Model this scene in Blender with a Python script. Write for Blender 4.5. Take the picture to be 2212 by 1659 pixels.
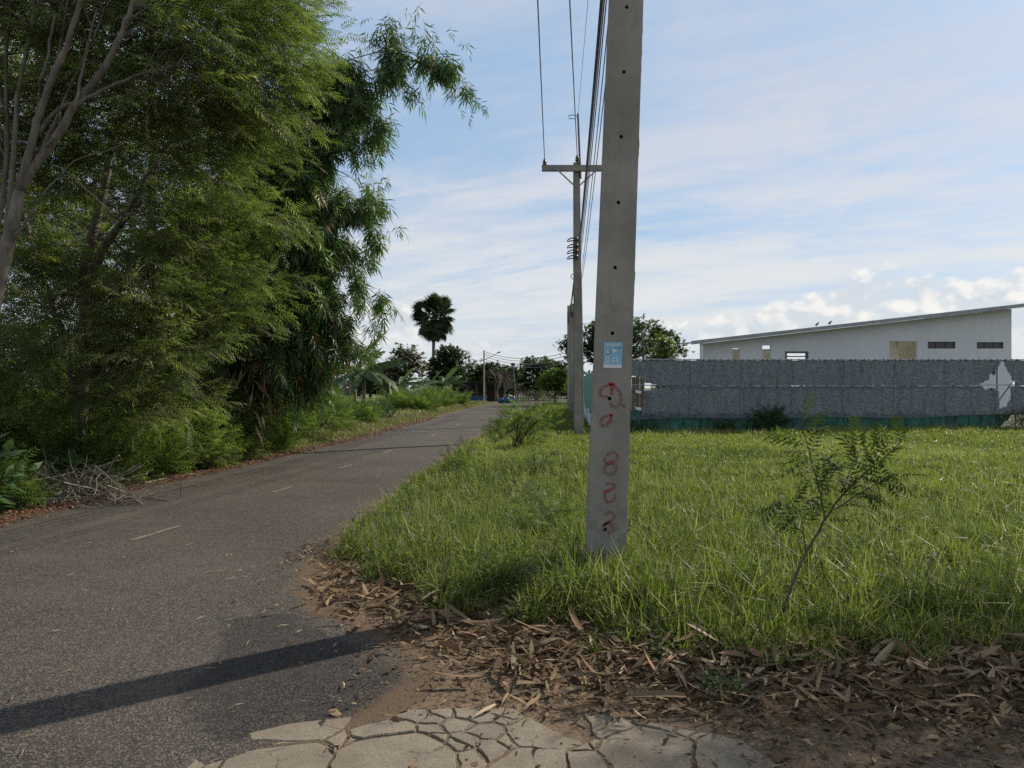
import bpy, bmesh, math, random
import numpy as np
from mathutils import Vector, Matrix

R = math.radians
rng = np.random.default_rng(7)
random.seed(7)
for o in list(bpy.data.objects):
    bpy.data.objects.remove(o)
scene = bpy.context.scene
COL = scene.collection

# ------------------------------------------------------------------ camera
F = 1659.0            # focal length in units of a 2212 px wide picture
CH = 1.6              # eye height
HX, HY = 1106.0, 838.0
cam_d = bpy.data.cameras.new("camera")
cam = bpy.data.objects.new("camera", cam_d)
COL.objects.link(cam)
cam.location = (0, 0, CH)
cam.rotation_euler = (R(90), 0, 0)
cam_d.sensor_width = 36
cam_d.lens = 36 * F / 2212
cam_d.shift_y = 8.5 / 2212
cam_d.clip_end = 6000
cam_d.clip_start = 0.05
scene.camera = cam

# ------------------------------------------------------------------ world, sun, exposure
SUN_EL, SUN_AZ = 36.0, 52.0          # azimuth clockwise from +Y (the way the camera looks)
SKY_STRENGTH = 0.075
SUN_STRENGTH = 4.0
EXPOSURE = 0.72
scene.cycles.use_denoising = False
scene.view_settings.view_transform = 'Standard'
scene.view_settings.look = 'None'
scene.view_settings.exposure = EXPOSURE
scene.view_settings.gamma = 1.0
scene.view_settings.use_curve_mapping = False


class G:
    """small helper that wires math nodes"""
    def __init__(s, nt):
        s.nt = nt

    def n(s, typ, **kw):
        nd = s.nt.nodes.new(typ)
        for k, v in kw.items():
            setattr(nd, k, v)
        return nd

    def put(s, sock, v):
        if hasattr(v, 'is_output') or isinstance(v, bpy.types.NodeSocket):
            s.nt.links.new(v, sock)
        else:
            if isinstance(v, (tuple, list)) and len(v) == 3 and sock.type == 'RGBA':
                v = (*v, 1)
            sock.default_value = v

    def m(s, op, a, b=0.0, c=0.0, clamp=False):
        nd = s.n('ShaderNodeMath', operation=op, use_clamp=clamp)
        s.put(nd.inputs[0], a); s.put(nd.inputs[1], b)
        if op in ('MULTIPLY_ADD', 'SMOOTH_MIN', 'SMOOTH_MAX'):
            s.put(nd.inputs[2], c)
        return nd.outputs[0]

    def smooth(s, v, a, b, lo=0.0, hi=1.0):
        nd = s.n('ShaderNodeMapRange', interpolation_type='SMOOTHSTEP')
        for i, x in enumerate((v, a, b, lo, hi)):
            s.put(nd.inputs[i], x)
        return nd.outputs[0]

    def mixc(s, f, a, b, typ='MIX'):
        nd = s.n('ShaderNodeMix', data_type='RGBA', blend_type=typ)
        s.put(nd.inputs[0], f); s.put(nd.inputs[6], a); s.put(nd.inputs[7], b)
        return nd.outputs[2]

    def noise(s, vec, scale, detail=4.0, rough=0.55, dist=0.0, out=0):
        nd = s.n('ShaderNodeTexNoise')
        if vec is not None:
            s.put(nd.inputs['Vector'], vec)
        nd.inputs['Scale'].default_value = scale
        nd.inputs['Detail'].default_value = detail
        nd.inputs['Roughness'].default_value = rough
        nd.inputs['Distortion'].default_value = dist
        return nd.outputs[out]

    def vec(s, x, y, z):
        nd = s.n('ShaderNodeCombineXYZ')
        s.put(nd.inputs[0], x); s.put(nd.inputs[1], y); s.put(nd.inputs[2], z)
        return nd.outputs[0]

    def sep(s, v):
        nd = s.n('ShaderNodeSeparateXYZ'); s.put(nd.inputs[0], v)
        return nd.outputs

    def ramp(s, f, stops):
        nd = s.n('ShaderNodeValToRGB')
        cr = nd.color_ramp
        while len(cr.elements) < len(stops):
            cr.elements.new(0.5)
        for e, (p, c) in zip(cr.elements, stops):
            e.position = p; e.color = (*c, 1)
        s.put(nd.inputs[0], f)
        return nd.outputs[0]

    def bump(s, h, strength=0.4, dist=0.01):
        nd = s.n('ShaderNodeBump')
        nd.inputs['Strength'].default_value = strength
        nd.inputs['Distance'].default_value = dist
        s.put(nd.inputs['Height'], h)
        return nd.outputs[0]


w = bpy.data.worlds.new("World")
scene.world = w
w.use_nodes = True
w.cycles.sampling_method = 'MANUAL'
w.cycles.sample_map_resolution = 512
nt = w.node_tree
nt.nodes.clear()
g = G(nt)
sky = g.n('ShaderNodeTexSky', sky_type='NISHITA')
sky.sun_disc = False
sky.sun_elevation = R(SUN_EL)
sky.sun_rotation = R(SUN_AZ)
sky.altitude = 0
sky.air_density = 1.0
sky.dust_density = 1.2
sky.ozone_density = 1.4
dirv = g.n('ShaderNodeTexCoord').outputs['Generated']
dx, dy, dz = g.sep(dirv)
# high thin cloud sheet: the view direction carried to a flat layer
den = g.m('ADD', g.m('MAXIMUM', dz, 0.0), 0.10)
px = g.m('DIVIDE', dx, den); py = g.m('DIVIDE', dy, den)
ca, sa = math.cos(R(-62)), math.sin(R(-62))
ux = g.m('ADD', g.m('MULTIPLY', px, ca), g.m('MULTIPLY', py, -sa))
uy = g.m('ADD', g.m('MULTIPLY', px, sa), g.m('MULTIPLY', py, ca))
lay = g.vec(g.m('MULTIPLY', ux, 1.0), g.m('MULTIPLY', uy, 0.42), 3.7)
n1 = g.noise(lay, 0.85, 8, 0.60, 0.7)
n2 = g.noise(g.vec(g.m('MULTIPLY', ux, 1.0), g.m('MULTIPLY', uy, 0.7), 8.1), 3.2, 7, 0.62, 0.8)
n4 = g.noise(g.vec(g.m('MULTIPLY', ux, 2.6), g.m('MULTIPLY', uy, 0.55), 1.9), 2.2, 7, 0.62, 0.5)
cir = g.m('ADD', g.m('ADD', g.m('MULTIPLY', n1, 0.70), g.m('MULTIPLY', n2, 0.26)), g.m('MULTIPLY', n4, 0.20))
cirf = g.smooth(cir, 0.45, 0.71)
# heaped clouds low above the horizon
az = g.m('ARCTAN2', dx, dy)
el = g.m('ARCSINE', dz)
hprof = g.noise(g.vec(g.m('MULTIPLY', az, 1.0), 0.0, 11.3), 4.3, 2, 0.5)
top = g.m('ADD', 0.050, g.m('MULTIPLY', g.smooth(g.m('ADD', hprof, g.smooth(az, -0.05, 0.22, -0.06, 0.13)), 0.34, 0.64), 0.090))
hv = g.vec(g.m('MULTIPLY', az, 17.0), g.m('MULTIPLY', el, 24.0), 2.0)
hv2 = g.vec(g.m('ADD', g.m('MULTIPLY', az, 17.0), 0.10), g.m('ADD', g.m('MULTIPLY', el, 24.0), 0.26), 2.0)


def heap(v):
    a = g.noise(v, 1.0, 7, 0.50, 0.15)
    vo = g.n('ShaderNodeTexVoronoi', feature='SMOOTH_F1')
    vo.inputs['Scale'].default_value = 1.55
    vo.inputs['Detail'].default_value = 3.0
    vo.inputs['Roughness'].default_value = 0.5
    g.put(vo.inputs['Vector'], v)
    return g.m('ADD', g.m('MULTIPLY', a, 0.75), g.m('MULTIPLY', g.m('SUBTRACT', 0.72, vo.outputs[0]), 0.48))


h1, h2 = heap(hv), heap(hv2)
fall = g.m('MULTIPLY', g.m('SUBTRACT', top, el), 9.5)
dens = g.m('ADD', h1, fall)
cumf = g.m('MULTIPLY', g.smooth(dens, 0.45, 0.58), g.smooth(el, 0.030, 0.085))
lit = g.smooth(g.m('SUBTRACT', h1, h2), -0.10, 0.17)
cumc = g.mixc(lit, (5.3, 5.75, 6.2), (8.0, 7.75, 7.3))
skyc = g.mixc(0.74, sky.outputs[0], (3.05, 4.45, 6.3))
c1 = g.mixc(g.m('MULTIPLY', cirf, 0.82), skyc, g.mixc(g.smooth(dz, 0.05, 0.42), (6.9, 6.85, 6.7), (5.3, 5.45, 6.0)))
hz = g.smooth(dz, 0.0, 0.18, 0.62, 0.0)
c2 = g.mixc(hz, c1, (6.1, 6.3, 6.45))
c3 = g.mixc(g.m('MULTIPLY', cumf, 0.78), c2, cumc)
bg = g.n('ShaderNodeBackground')
g.put(bg.inputs['Color'], c3)
bg.inputs['Strength'].default_value = SKY_STRENGTH
wo = g.n('ShaderNodeOutputWorld')
nt.links.new(bg.outputs[0], wo.inputs[0])

sun_d = bpy.data.lights.new("sun", 'SUN')
sun_d.energy = SUN_STRENGTH
sun_d.angle = R(0.53)
sun_d.color = (1.0, 0.91, 0.78)
sun = bpy.data.objects.new("sun", sun_d)
COL.objects.link(sun)
SD = Vector((math.sin(R(SUN_AZ)) * math.cos(R(SUN_EL)), math.cos(R(SUN_AZ)) * math.cos(R(SUN_EL)), math.sin(R(SUN_EL))))
sun.rotation_euler = SD.to_track_quat('Z', 'Y').to_euler()
sun.location = SD * 60

# ------------------------------------------------------------------ helpers


def P(x, y, Z):
    """point at distance Z whose picture lands on x, y of a 2212 wide photo"""
    return np.array([(x - HX) / F * Z, Z, CH + (HY - y) / F * Z])


def lerp_table(tab, v):
    a = np.array(tab, float)
    return np.interp(v, a[:, 0], a[:, 1])


def setp(o, label=None, cat=None, group=None, kind=None):
    if label: o['label'] = label
    if cat: o['category'] = cat
    if group: o['group'] = group
    if kind: o['kind'] = kind
    return o


def empty(name, loc, label, cat, group=None):
    o = bpy.data.objects.new(name, None)
    o.empty_display_size = 0.2
    COL.objects.link(o)
    o.location = loc
    return setp(o, label, cat, group)


def link(name, me, parent=None, keep=True):
    o = bpy.data.objects.new(name, me)
    COL.objects.link(o)
    if parent is not None:
        o.parent = parent
        if keep:   # mesh data are in world coordinates
            L = Vector((0, 0, 0))
            p = parent
            while p is not None:
                L += p.location
                p = p.parent
            o.location = -L
    return o


def np_mesh(name, V, faces, mat, tint=None, smooth=False):
    """faces: list of (m,k) index arrays; tint: list of per-face arrays or None"""
    V = np.asarray(V, np.float32)
    me = bpy.data.meshes.new(name)
    me.vertices.add(len(V))
    me.vertices.foreach_set('co', V.ravel())
    faces = [np.asarray(f, np.int32) for f in faces if len(f)]
    tot = sum(f.size for f in faces)
    nf = sum(len(f) for f in faces)
    me.loops.add(tot)
    me.loops.foreach_set('vertex_index', np.concatenate([f.ravel() for f in faces]))
    me.polygons.add(nf)
    sizes = np.concatenate([np.full(len(f), f.shape[1], np.int32) for f in faces])
    starts = np.concatenate([[0], np.cumsum(sizes)[:-1]]).astype(np.int32)
    me.polygons.foreach_set('loop_start', starts)
    me.polygons.foreach_set('use_smooth', np.full(nf, bool(smooth)))
    if tint is not None:
        at = me.attributes.new('tint', 'FLOAT', 'FACE')
        at.data.foreach_set('value', np.concatenate(tint).astype(np.float32))
    if mat is not None:
        me.materials.append(mat)
    me.update(calc_edges=True)
    me.validate()
    return me


class MB:
    """collects boxes, tubes and leaf sets into one mesh"""
    def __init__(s):
        s.V = []; s.F = {}; s.n = 0

    def add(s, V, Fs, tint=0.5):
        V = np.asarray(V, float).reshape(-1, 3)
        for f in Fs:
            f = np.asarray(f, int)
            if f.size == 0: continue
            if f.ndim == 1: f = f[None, :]
            t = np.broadcast_to(np.asarray(tint, float), (len(f),))
            s.F.setdefault(f.shape[1], []).append((f + s.n, t))
        s.V.append(V); s.n += len(V)
        return s

    def box(s, x0, x1, y0, y1, z0, z1):
        V = [(x0, y0, z0), (x1, y0, z0), (x1, y1, z0), (x0, y1, z0), (x0, y0, z1), (x1, y0, z1), (x1, y1, z1), (x0, y1, z1)]
        return s.add(V, [[(0, 3, 2, 1), (4, 5, 6, 7), (0, 1, 5, 4), (1, 2, 6, 5), (2, 3, 7, 6), (3, 0, 4, 7)]])

    def tube(s, pts, rad, nseg=7, cap=True, tint=0.5):
        pts = np.asarray(pts, float); n = len(pts)
        rad = np.broadcast_to(np.asarray(rad, float), (n,))
        T = np.gradient(pts, axis=0)
        T /= np.linalg.norm(T, axis=1, keepdims=True) + 1e-9
        up = np.array([0, 0, 1.0]) if abs(T[0][2]) < 0.9 else np.array([1.0, 0, 0])
        A = np.zeros((n, 3)); B = np.zeros((n, 3))
        a = np.cross(T[0], up); a /= np.linalg.norm(a)
        for i in range(n):
            a = a - T[i] * np.dot(a, T[i]); a /= np.linalg.norm(a) + 1e-9
            A[i] = a; B[i] = np.cross(T[i], a)
        th = np.linspace(0, 2 * math.pi, nseg, endpoint=False)
        ring = (A[:, None, :] * np.cos(th)[None, :, None] + B[:, None, :] * np.sin(th)[None, :, None]) * rad[:, None, None] + pts[:, None, :]
        V = ring.reshape(-1, 3)
        i = np.arange(n - 1)[:, None] * nseg; j = np.arange(nseg)[None, :]; k = (j + 1) % nseg
        Q = np.stack([i + j, i + k, i + nseg + k, i + nseg + j], -1).reshape(-1, 4)
        Fs = [Q]
        if cap:
            Fs.append([list(range(nseg - 1, -1, -1))]); Fs.append([list(range((n - 1) * nseg, n * nseg))])
        return s.add(V, Fs, tint)

    def leaves(s, tmpl, pos, X, Y, Zv, scale, tint):
        """tmpl (V,F): copies of a template in frames X,Y,Zv (N,3)"""
        tv, tf = tmpl
        tv = np.asarray(tv, float); tf = np.asarray(tf, int)
        N = len(pos)
        if N == 0: return s
        scale = np.broadcast_to(np.asarray(scale, float), (N,))
        V = (tv[None, :, 0, None] * X[:, None, :] + tv[None, :, 1, None] * Y[:, None, :] + tv[None, :, 2, None] * Zv[:, None, :]) * scale[:, None, None] + pos[:, None, :]
        Fi = tf[None] + (np.arange(N) * len(tv))[:, None, None]
        tint = np.broadcast_to(np.asarray(tint, float), (N,))
        s.add(V.reshape(-1, 3), [Fi.reshape(-1, tf.shape[1])], np.repeat(tint, len(tf)))
        return s

    def mesh(s, name, mat, smooth=False):
        ks = sorted(s.F)
        faces = [np.concatenate([a for a, _ in s.F[k]]) for k in ks]
        tint = [np.concatenate([t for _, t in s.F[k]]) for k in ks]
        return np_mesh(name, np.concatenate(s.V), faces, mat, tint, smooth)

    def build(s, name, mat, parent=None, smooth=False):
        return link(name, s.mesh(name, mat, smooth), parent)


def frames(D, up=None, roll=None):
    """orthonormal frames with Y along D; Z leans to 'up'"""
    D = D / (np.linalg.norm(D, axis=1, keepdims=True) + 1e-9)
    if up is None:
        up = np.tile([0, 0, 1.0], (len(D), 1)) + rng.normal(0, 0.35, (len(D), 3))
    X = np.cross(D, up); X /= np.linalg.norm(X, axis=1, keepdims=True) + 1e-9
    Z = np.cross(X, D)
    return X, D, Z


def unit(n):
    v = rng.normal(size=(n, 3)); return v / np.linalg.norm(v, axis=1, keepdims=True)


def vnoise(x, y, seed=0, oct=3):
    """cheap value noise 0..1"""
    x = np.asarray(x, float); y = np.asarray(y, float)
    out = 0; amp = 1; tot = 0
    for k in range(oct):
        xi = np.floor(x).astype(np.int64); yi = np.floor(y).astype(np.int64)
        fx = x - xi; fy = y - yi
        fx = fx * fx * (3 - 2 * fx); fy = fy * fy * (3 - 2 * fy)

        def hsh(a, b):
            h = (a * 374761393 + b * 668265263 + (seed + k) * 982451653) & 0x7fffffff
            h = (h ^ (h >> 13)) * 1274126177 & 0x7fffffff
            return (h & 0xffff) / 65535.0
        v = (hsh(xi, yi) * (1 - fx) + hsh(xi + 1, yi) * fx) * (1 - fy) + (hsh(xi, yi + 1) * (1 - fx) + hsh(xi + 1, yi + 1) * fx) * fy
        out = out + v * amp; tot += amp; amp *= 0.5; x = x * 2.03 + 5.1; y = y * 2.03 + 9.7
    return out / tot


# ------------------------------------------------------------------ materials


def mat(name):
    m = bpy.data.materials.new(name); m.use_nodes = True
    m.node_tree.nodes.clear()
    gg = G(m.node_tree)
    out = gg.n('ShaderNodeOutputMaterial')
    b = gg.n('ShaderNodeBsdfPrincipled')
    m.node_tree.links.new(b.outputs[0], out.inputs[0])
    return m, gg, b, out


def coords(gg, kind='Object'):
    return gg.n('ShaderNodeTexCoord').outputs[kind]


def plain(name, col, rough=0.6, metal=0.0, var=0.25, scale=6.0, bump=0.0, dirt=None):
    m, gg, b, _ = mat(name)
    co = coords(gg)
    n = gg.noise(co, scale, 5, 0.6)
    f = gg.smooth(n, 0.3, 0.7)
    lo = tuple(c * (1 - var) for c in col); hi = tuple(min(1, c * (1 + var)) for c in col)
    c = gg.mixc(f, lo, hi)
    if dirt:
        n2 = gg.noise(co, scale * 0.35, 6, 0.65)
        c = gg.mixc(gg.smooth(n2, 0.52, 0.75), c, dirt)
    gg.put(b.inputs['Base Color'], c)
    b.inputs['Roughness'].default_value = rough
    b.inputs['Metallic'].default_value = metal
    if bump:
        gg.put(b.inputs['Normal'], gg.bump(gg.noise(co, scale * 4, 6, 0.65), bump, 0.01))
    return m


def leaf_mat(name, stops, trans=0.35, rough=0.45, spec=0.35, tcol=None):
    m, gg, b, out = mat(name)
    at = gg.n('ShaderNodeAttribute'); at.attribute_name = 'tint'
    c = gg.ramp(at.outputs['Fac'], stops)
    gg.put(b.inputs['Base Color'], c)
    b.inputs['Roughness'].default_value = rough
    b.inputs['Specular IOR Level'].default_value = spec
    tr = gg.n('ShaderNodeBsdfTranslucent')
    gg.put(tr.inputs[0], gg.mixc(1.0, c, tcol or (1.0, 1.28, 0.55), 'MULTIPLY'))
    mx = gg.n('ShaderNodeMixShader'); mx.inputs[0].default_value = trans
    gg.nt.links.new(b.outputs[0], mx.inputs[1]); gg.nt.links.new(tr.outputs[0], mx.inputs[2])
    gg.nt.links.new(mx.outputs[0], out.inputs[0])
    return m


M = {}
M['tree_leaf'] = leaf_mat('feathery_leaf', [(0.0, (0.056, 0.072, 0.030)), (0.5, (0.122, 0.145, 0.056)), (0.93, (0.19, 0.21, 0.078)), (1.0, (0.24, 0.195, 0.09))], 0.50, .5, .22)
M['bamboo_leaf'] = leaf_mat('bamboo_leaf', [(0.0, (0.030, 0.062, 0.022)), (0.6, (0.088, 0.138, 0.042)), (0.92, (0.145, 0.182, 0.052)), (0.97, (0.22, 0.17, 0.09)), (1.0, (0.25, 0.09, 0.04))], 0.42, 0.48, 0.3)
M['shrub_leaf'] = leaf_mat('shrub_leaf', [(0.0, (0.056, 0.082, 0.026)), (0.6, (0.118, 0.152, 0.046)), (1.0, (0.175, 0.205, 0.066))], 0.48, .6, .15)
M['sapling_leaf'] = leaf_mat('sapling_leaf', [(0.0, (0.034, 0.050, 0.016)), (1.0, (0.082, 0.108, 0.030))], 0.28, .7, .08)
M['dark_leaf'] = leaf_mat('dark_leaf', [(0.0, (0.018, 0.034, 0.013)), (0.7, (0.035, 0.058, 0.020)), (1.0, (0.06, 0.09, 0.028))], 0.25)
M['rain_leaf'] = leaf_mat('rain_tree_leaf', [(0.0, (0.026, 0.044, 0.016)), (0.7, (0.05, 0.074, 0.024)), (1.0, (0.085, 0.105, 0.032))], 0.3)
M['grey_leaf'] = leaf_mat('hazed_needle_leaf', [(0.0, (0.07, 0.09, 0.075)), (1.0, (0.13, 0.15, 0.13))], 0.25)  # distance haze put into the needle colour as a pale grey
M['dry_brush_leaf'] = leaf_mat('brown_leaf', [(0.0, (0.05, 0.052, 0.025)), (0.6, (0.085, 0.085, 0.036)), (1.0, (0.13, 0.105, 0.06))], 0.3)
M['yellow_leaf'] = leaf_mat('yellow_green_leaf', [(0.0, (0.09, 0.11, 0.03)), (1.0, (0.18, 0.19, 0.06))], 0.4)
M['shiny_leaf'] = leaf_mat('glossy_pale_leaf', [(0.0, (0.04, 0.075, 0.025)), (1.0, (0.08, 0.135, 0.05))], 0.3, 0.38, 0.5)
M['banana'] = leaf_mat('banana_leaf', [(0.0, (0.035, 0.066, 0.02)), (0.7, (0.06, 0.10, 0.028)), (1.0, (0.15, 0.19, 0.075))], 0.40, 0.5, 0.25)
M['palm_leaf'] = leaf_mat('palm_leaf', [(0.0, (0.03, 0.042, 0.026)), (0.7, (0.05, 0.066, 0.034)), (0.9, (0.08, 0.09, 0.045)), (1.0, (0.10, 0.085, 0.055))], 0.2, .6, .1)
M['grass'] = leaf_mat('grass_blade', [(0.0, (0.034, 0.050, 0.017)), (0.45, (0.125, 0.147, 0.034)), (0.80, (0.215, 0.224, 0.058)), (0.93, (0.26, 0.245, 0.11)), (1.0, (0.38, 0.32, 0.19))], 0.42, 0.5, 0.3)
M['dry_grass'] = leaf_mat('dry_grass_blade', [(0.0, (0.09, 0.10, 0.035)), (0.5, (0.20, 0.18, 0.08)), (1.0, (0.32, 0.26, 0.14))], 0.3)
M['chips'] = leaf_mat('leaf_chip', [(0.0, (0.055, 0.032, 0.016)), (0.5, (0.145, 0.095, 0.050)), (0.85, (0.25, 0.178, 0.098)), (1.0, (0.48, 0.39, 0.25))], 0.1, 0.75, 0.15, (1, 1, 1))
M['verge_chips'] = leaf_mat('verge_chip', [(0.0, (0.085, 0.045, 0.024)), (0.6, (0.165, 0.085, 0.044)), (0.92, (0.26, 0.165, 0.09)), (1.0, (0.48, 0.38, 0.26))], 0.1, 0.6, 0.3, (1, 1, 1))


def bark(name, lo, hi, scale=9):
    m, gg, b, _ = mat(name)
    co = coords(gg)
    mp = gg.n('ShaderNodeMapping'); mp.inputs['Scale'].default_value = (1, 1, 0.28)
    gg.put(mp.inputs[0], co)
    n = gg.noise(mp.outputs[0], scale, 7, 0.68, 0.4)
    n2 = gg.noise(co, scale * 0.3, 4, 0.6)
    c = gg.mixc(gg.smooth(n, 0.3, 0.7), lo, hi)
    c = gg.mixc(gg.smooth(n2, 0.5, 0.75, 0, 0.5), c, tuple(x * 1.5 for x in hi))
    gg.put(b.inputs['Base Color'], c)
    b.inputs['Roughness'].default_value = 0.85
    gg.put(b.inputs['Normal'], gg.bump(n, 0.6, 0.02))
    return m


M['bark'] = bark('pale_bark', (0.075, 0.062, 0.046), (0.165, 0.14, 0.106))
M['bark_dark'] = bark('dark_bark', (0.06, 0.05, 0.04), (0.15, 0.125, 0.10))
M['twig'] = bark('dry_twig', (0.085, 0.070, 0.052), (0.19, 0.16, 0.122), 14)
M['culm'] = plain('bamboo_culm', (0.13, 0.14, 0.05), 0.45, var=0.4, dirt=(0.30, 0.25, 0.15))
M['palm_trunk'] = bark('palm_trunk', (0.07, 0.062, 0.055), (0.15, 0.135, 0.12), 5)
M['green_stem'] = plain('green_stem', (0.06, 0.085, 0.03), 0.55, var=0.4)
M['brown_stem'] = plain('brown_stem', (0.075, 0.055, 0.035), 0.7, var=0.4, scale=20)
M['pseudostem'] = plain('banana_stem', (0.13, 0.14, 0.06), 0.5, var=0.4, dirt=(0.12, 0.075, 0.04))

# ------------------------------------------------------------------ terrain tables
LE = [(0, -6.5), (9, -6.15), (12.2, -6.05), (16.4, -5.6), (24.8, -4.85), (38, -4.4), (50, -3.9), (63, -3.2), (78, -2.1), (95, 1.2), (108, 6), (122, 16)]
RE = [(0, -1.15), (3.2, -1.10), (3.7, -.62), (4.2, -.32), (4.7, -.42), (5.2, -.85), (5.6, -1.3), (6.1, -1.58), (7, -1.72), (9, -1.68), (12.5, -1.62), (17.5, -1.4), (23.7, -1.1), (34.5, -0.45), (45, 0.3), (58, 1.2), (72, 2.6), (88, 6), (100, 11), (114, 22)]
# front edge of the grass (X -> Y)
GF = [(-1.9, 7.6), (-1.55, 6.9), (-1.25, 6.3), (-0.7, 5.75), (-0.3, 5.3), (0.1, 4.85), (0.8, 4.6), (1.6, 4.46), (2.4, 4.36), (3.5, 4.3), (6, 4.2), (40, 4.2)]


def left_edge(y): return lerp_table(LE, y)
def right_edge(y): return lerp_table(RE, y)
def sstep(v, a, b):
    t = np.clip((v - a) / (b - a), 0, 1); return t * t * (3 - 2 * t)


def height(x, y):
    """ground height: flat under road and path, a slight bank under the grass and the left verge"""
    x = np.asarray(x, float); y = np.asarray(y, float)
    gr = sstep(x - right_edge(y), 0.15, 1.4) * sstep(y - lerp_table(GF, x), -0.55, 1.1)
    lf = sstep(left_edge(y) - x, 0.25, 2.2)
    far = 1 - sstep(y, 60, 90)
    n = vnoise(x * 0.7, y * 0.7, 3)
    return -0.004 + far * (gr * (0.085 + 0.09 * (n - 0.5) + .12 * sstep(y, 18, 25) * sstep(x, 5, 14)) + lf * (0.14 + 0.16 * (n - 0.5)))


# ground: one sheet to the horizon, finer near the camera
xs = np.concatenate([[-2500, -900, -300, -120, -60, -40], np.arange(-30, -12, 2), np.arange(-12, 12.01, 0.3), np.arange(13, 32, 1.5), [40, 60, 120, 300, 900, 2500]])
ys = np.concatenate([[-300, -60, -15, -4], np.arange(0, 10, 0.25), np.arange(10, 30, 0.6), np.arange(30, 80, 3), [90, 105, 125, 160, 240, 400, 900, 2000, 4500]])
XX, YY = np.meshgrid(xs, ys)
ZZ = height(XX, YY)
V = np.stack([XX, YY, ZZ], -1).reshape(-1, 3)
nx = len(xs)
i = np.arange(len(ys) - 1)[:, None] * nx; j = np.arange(nx - 1)[None, :]
Q = np.stack([i + j, i + j + 1, i + j + 1 + nx, i + j + nx], -1).reshape(-1, 4)
m, gg, b, _ = mat('ground_soil')
co = coords(gg)
at = gg.n('ShaderNodeAttribute'); at.attribute_name = 'grassy'
nA = gg.noise(co, 2.2, 7, 0.65); nB = gg.noise(co, 38, 5, 0.7); nC = gg.noise(co, 140, 3, 0.7)
soil = gg.mixc(gg.smooth(nB, 0.35, 0.68), (0.060, 0.038, 0.021), (0.175, 0.115, 0.064))
soil = gg.mixc(gg.smooth(nC, 0.58, 0.72, 0, 0.8), soil, (0.30, 0.235, 0.17))
soil = gg.mixc(gg.smooth(nA, 0.48, 0.72, 0, 0.6), soil, (0.17, 0.10, 0.055))
turf = gg.mixc(gg.smooth(nB, 0.3, 0.7), (0.035, 0.042, 0.016), (0.085, 0.105, 0.032))
turf = gg.mixc(gg.smooth(nA, 0.5, 0.75, 0, 0.5), turf, (0.12, 0.11, 0.05))
gg.put(b.inputs['Base Color'], gg.mixc(at.outputs['Fac'], soil, turf))
b.inputs['Roughness'].default_value = 0.95
gg.put(b.inputs['Normal'], gg.bump(gg.m('ADD', nB, gg.m('MULTIPLY', nC, 0.5)), 0.9, 0.02))
M['ground'] = m
me = np_mesh('ground', V, [Q], m, smooth=True)
ga = sstep(V[:, 1] - lerp_table(GF, V[:, 0]), -0.1, 0.7) * sstep(V[:, 0] - right_edge(V[:, 1]), 0.1, 0.6)
ga = np.maximum(ga, sstep(left_edge(V[:, 1]) - V[:, 0], 0.8, 2.5) * 0.7)
a_ = me.attributes.new('grassy', 'FLOAT', 'POINT'); a_.data.foreach_set('value', ga.astype(np.float32))
ground = setp(link('ground', me), kind='structure')

# ------------------------------------------------------------------ asphalt
def gp(x, y):
    p = P(x, y, F * CH / (y - HY)); return (p[0], p[1])


def inside(px_, py_, poly):
    r = np.zeros(px_.shape, bool)
    n = len(poly)
    for k in range(n):
        (x0, y0), (x1, y1) = poly[k], poly[(k + 1) % n]
        cnd = ((y0 > py_) != (y1 > py_)) & (px_ < (x1 - x0) * (py_ - y0) / (y1 - y0 + 1e-9) + x0)
        r ^= cnd
    return r


def sdist(px_, py_, poly):
    """signed distance to a polygon outline, positive inside"""
    d = np.full(px_.shape, 1e9)
    for k in range(len(poly)):
        (x0, y0), (x1, y1) = poly[k], poly[(k + 1) % len(poly)]
        t = np.clip(((px_ - x0) * (x1 - x0) + (py_ - y0) * (y1 - y0)) / ((x1 - x0) ** 2 + (y1 - y0) ** 2), 0, 1)
        d = np.minimum(d, np.hypot(px_ - x0 - t * (x1 - x0), py_ - y0 - t * (y1 - y0)))
    return np.where(inside(px_, py_, poly), d, -d)


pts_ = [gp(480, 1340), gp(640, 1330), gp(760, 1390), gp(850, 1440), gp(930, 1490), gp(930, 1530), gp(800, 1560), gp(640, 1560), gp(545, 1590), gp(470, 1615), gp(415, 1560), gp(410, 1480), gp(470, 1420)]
m, gg, b, _ = mat('asphalt')
co = coords(gg)
nA = gg.noise(co, 0.55, 6, 0.6); nB = gg.noise(co, 150, 4, 0.75); nD = gg.noise(co, 7, 5, 0.6)
vo = gg.n('ShaderNodeTexVoronoi', feature='F1'); vo.inputs['Scale'].default_value = 115
gg.put(vo.inputs['Vector'], co)
rnd = gg.sep(vo.outputs['Color'])[0]
base = gg.mixc(gg.smooth(nA, 0.35, 0.68), (0.0385, 0.0335, 0.0295), (0.060, 0.053, 0.046))
base = gg.mixc(gg.smooth(rnd, 0.55, 1.0, 0, 0.85), base, (0.150, 0.128, 0.104))
base = gg.mixc(gg.smooth(rnd, 0.30, 0.0, 0, 0.8), base, (0.020, 0.019, 0.018))
base = gg.mixc(gg.smooth(nD, 0.50, 0.75, 0, 0.35), base, (0.10, 0.085, 0.068))
nE = gg.noise(co, 0.9, 5, 0.6); nW = gg.noise(co, 3.2, 6, 0.65)
base = gg.mixc(gg.smooth(nE, 0.5, 0.7, 0, 0.35), base, (0.105, 0.085, 0.064))
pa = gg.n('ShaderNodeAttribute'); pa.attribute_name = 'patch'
pm_ = gg.smooth(gg.m('ADD', pa.outputs['Fac'], gg.m('MULTIPLY', gg.m('SUBTRACT', nW, 0.5), 0.55)), -0.05, 0.06)
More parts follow.
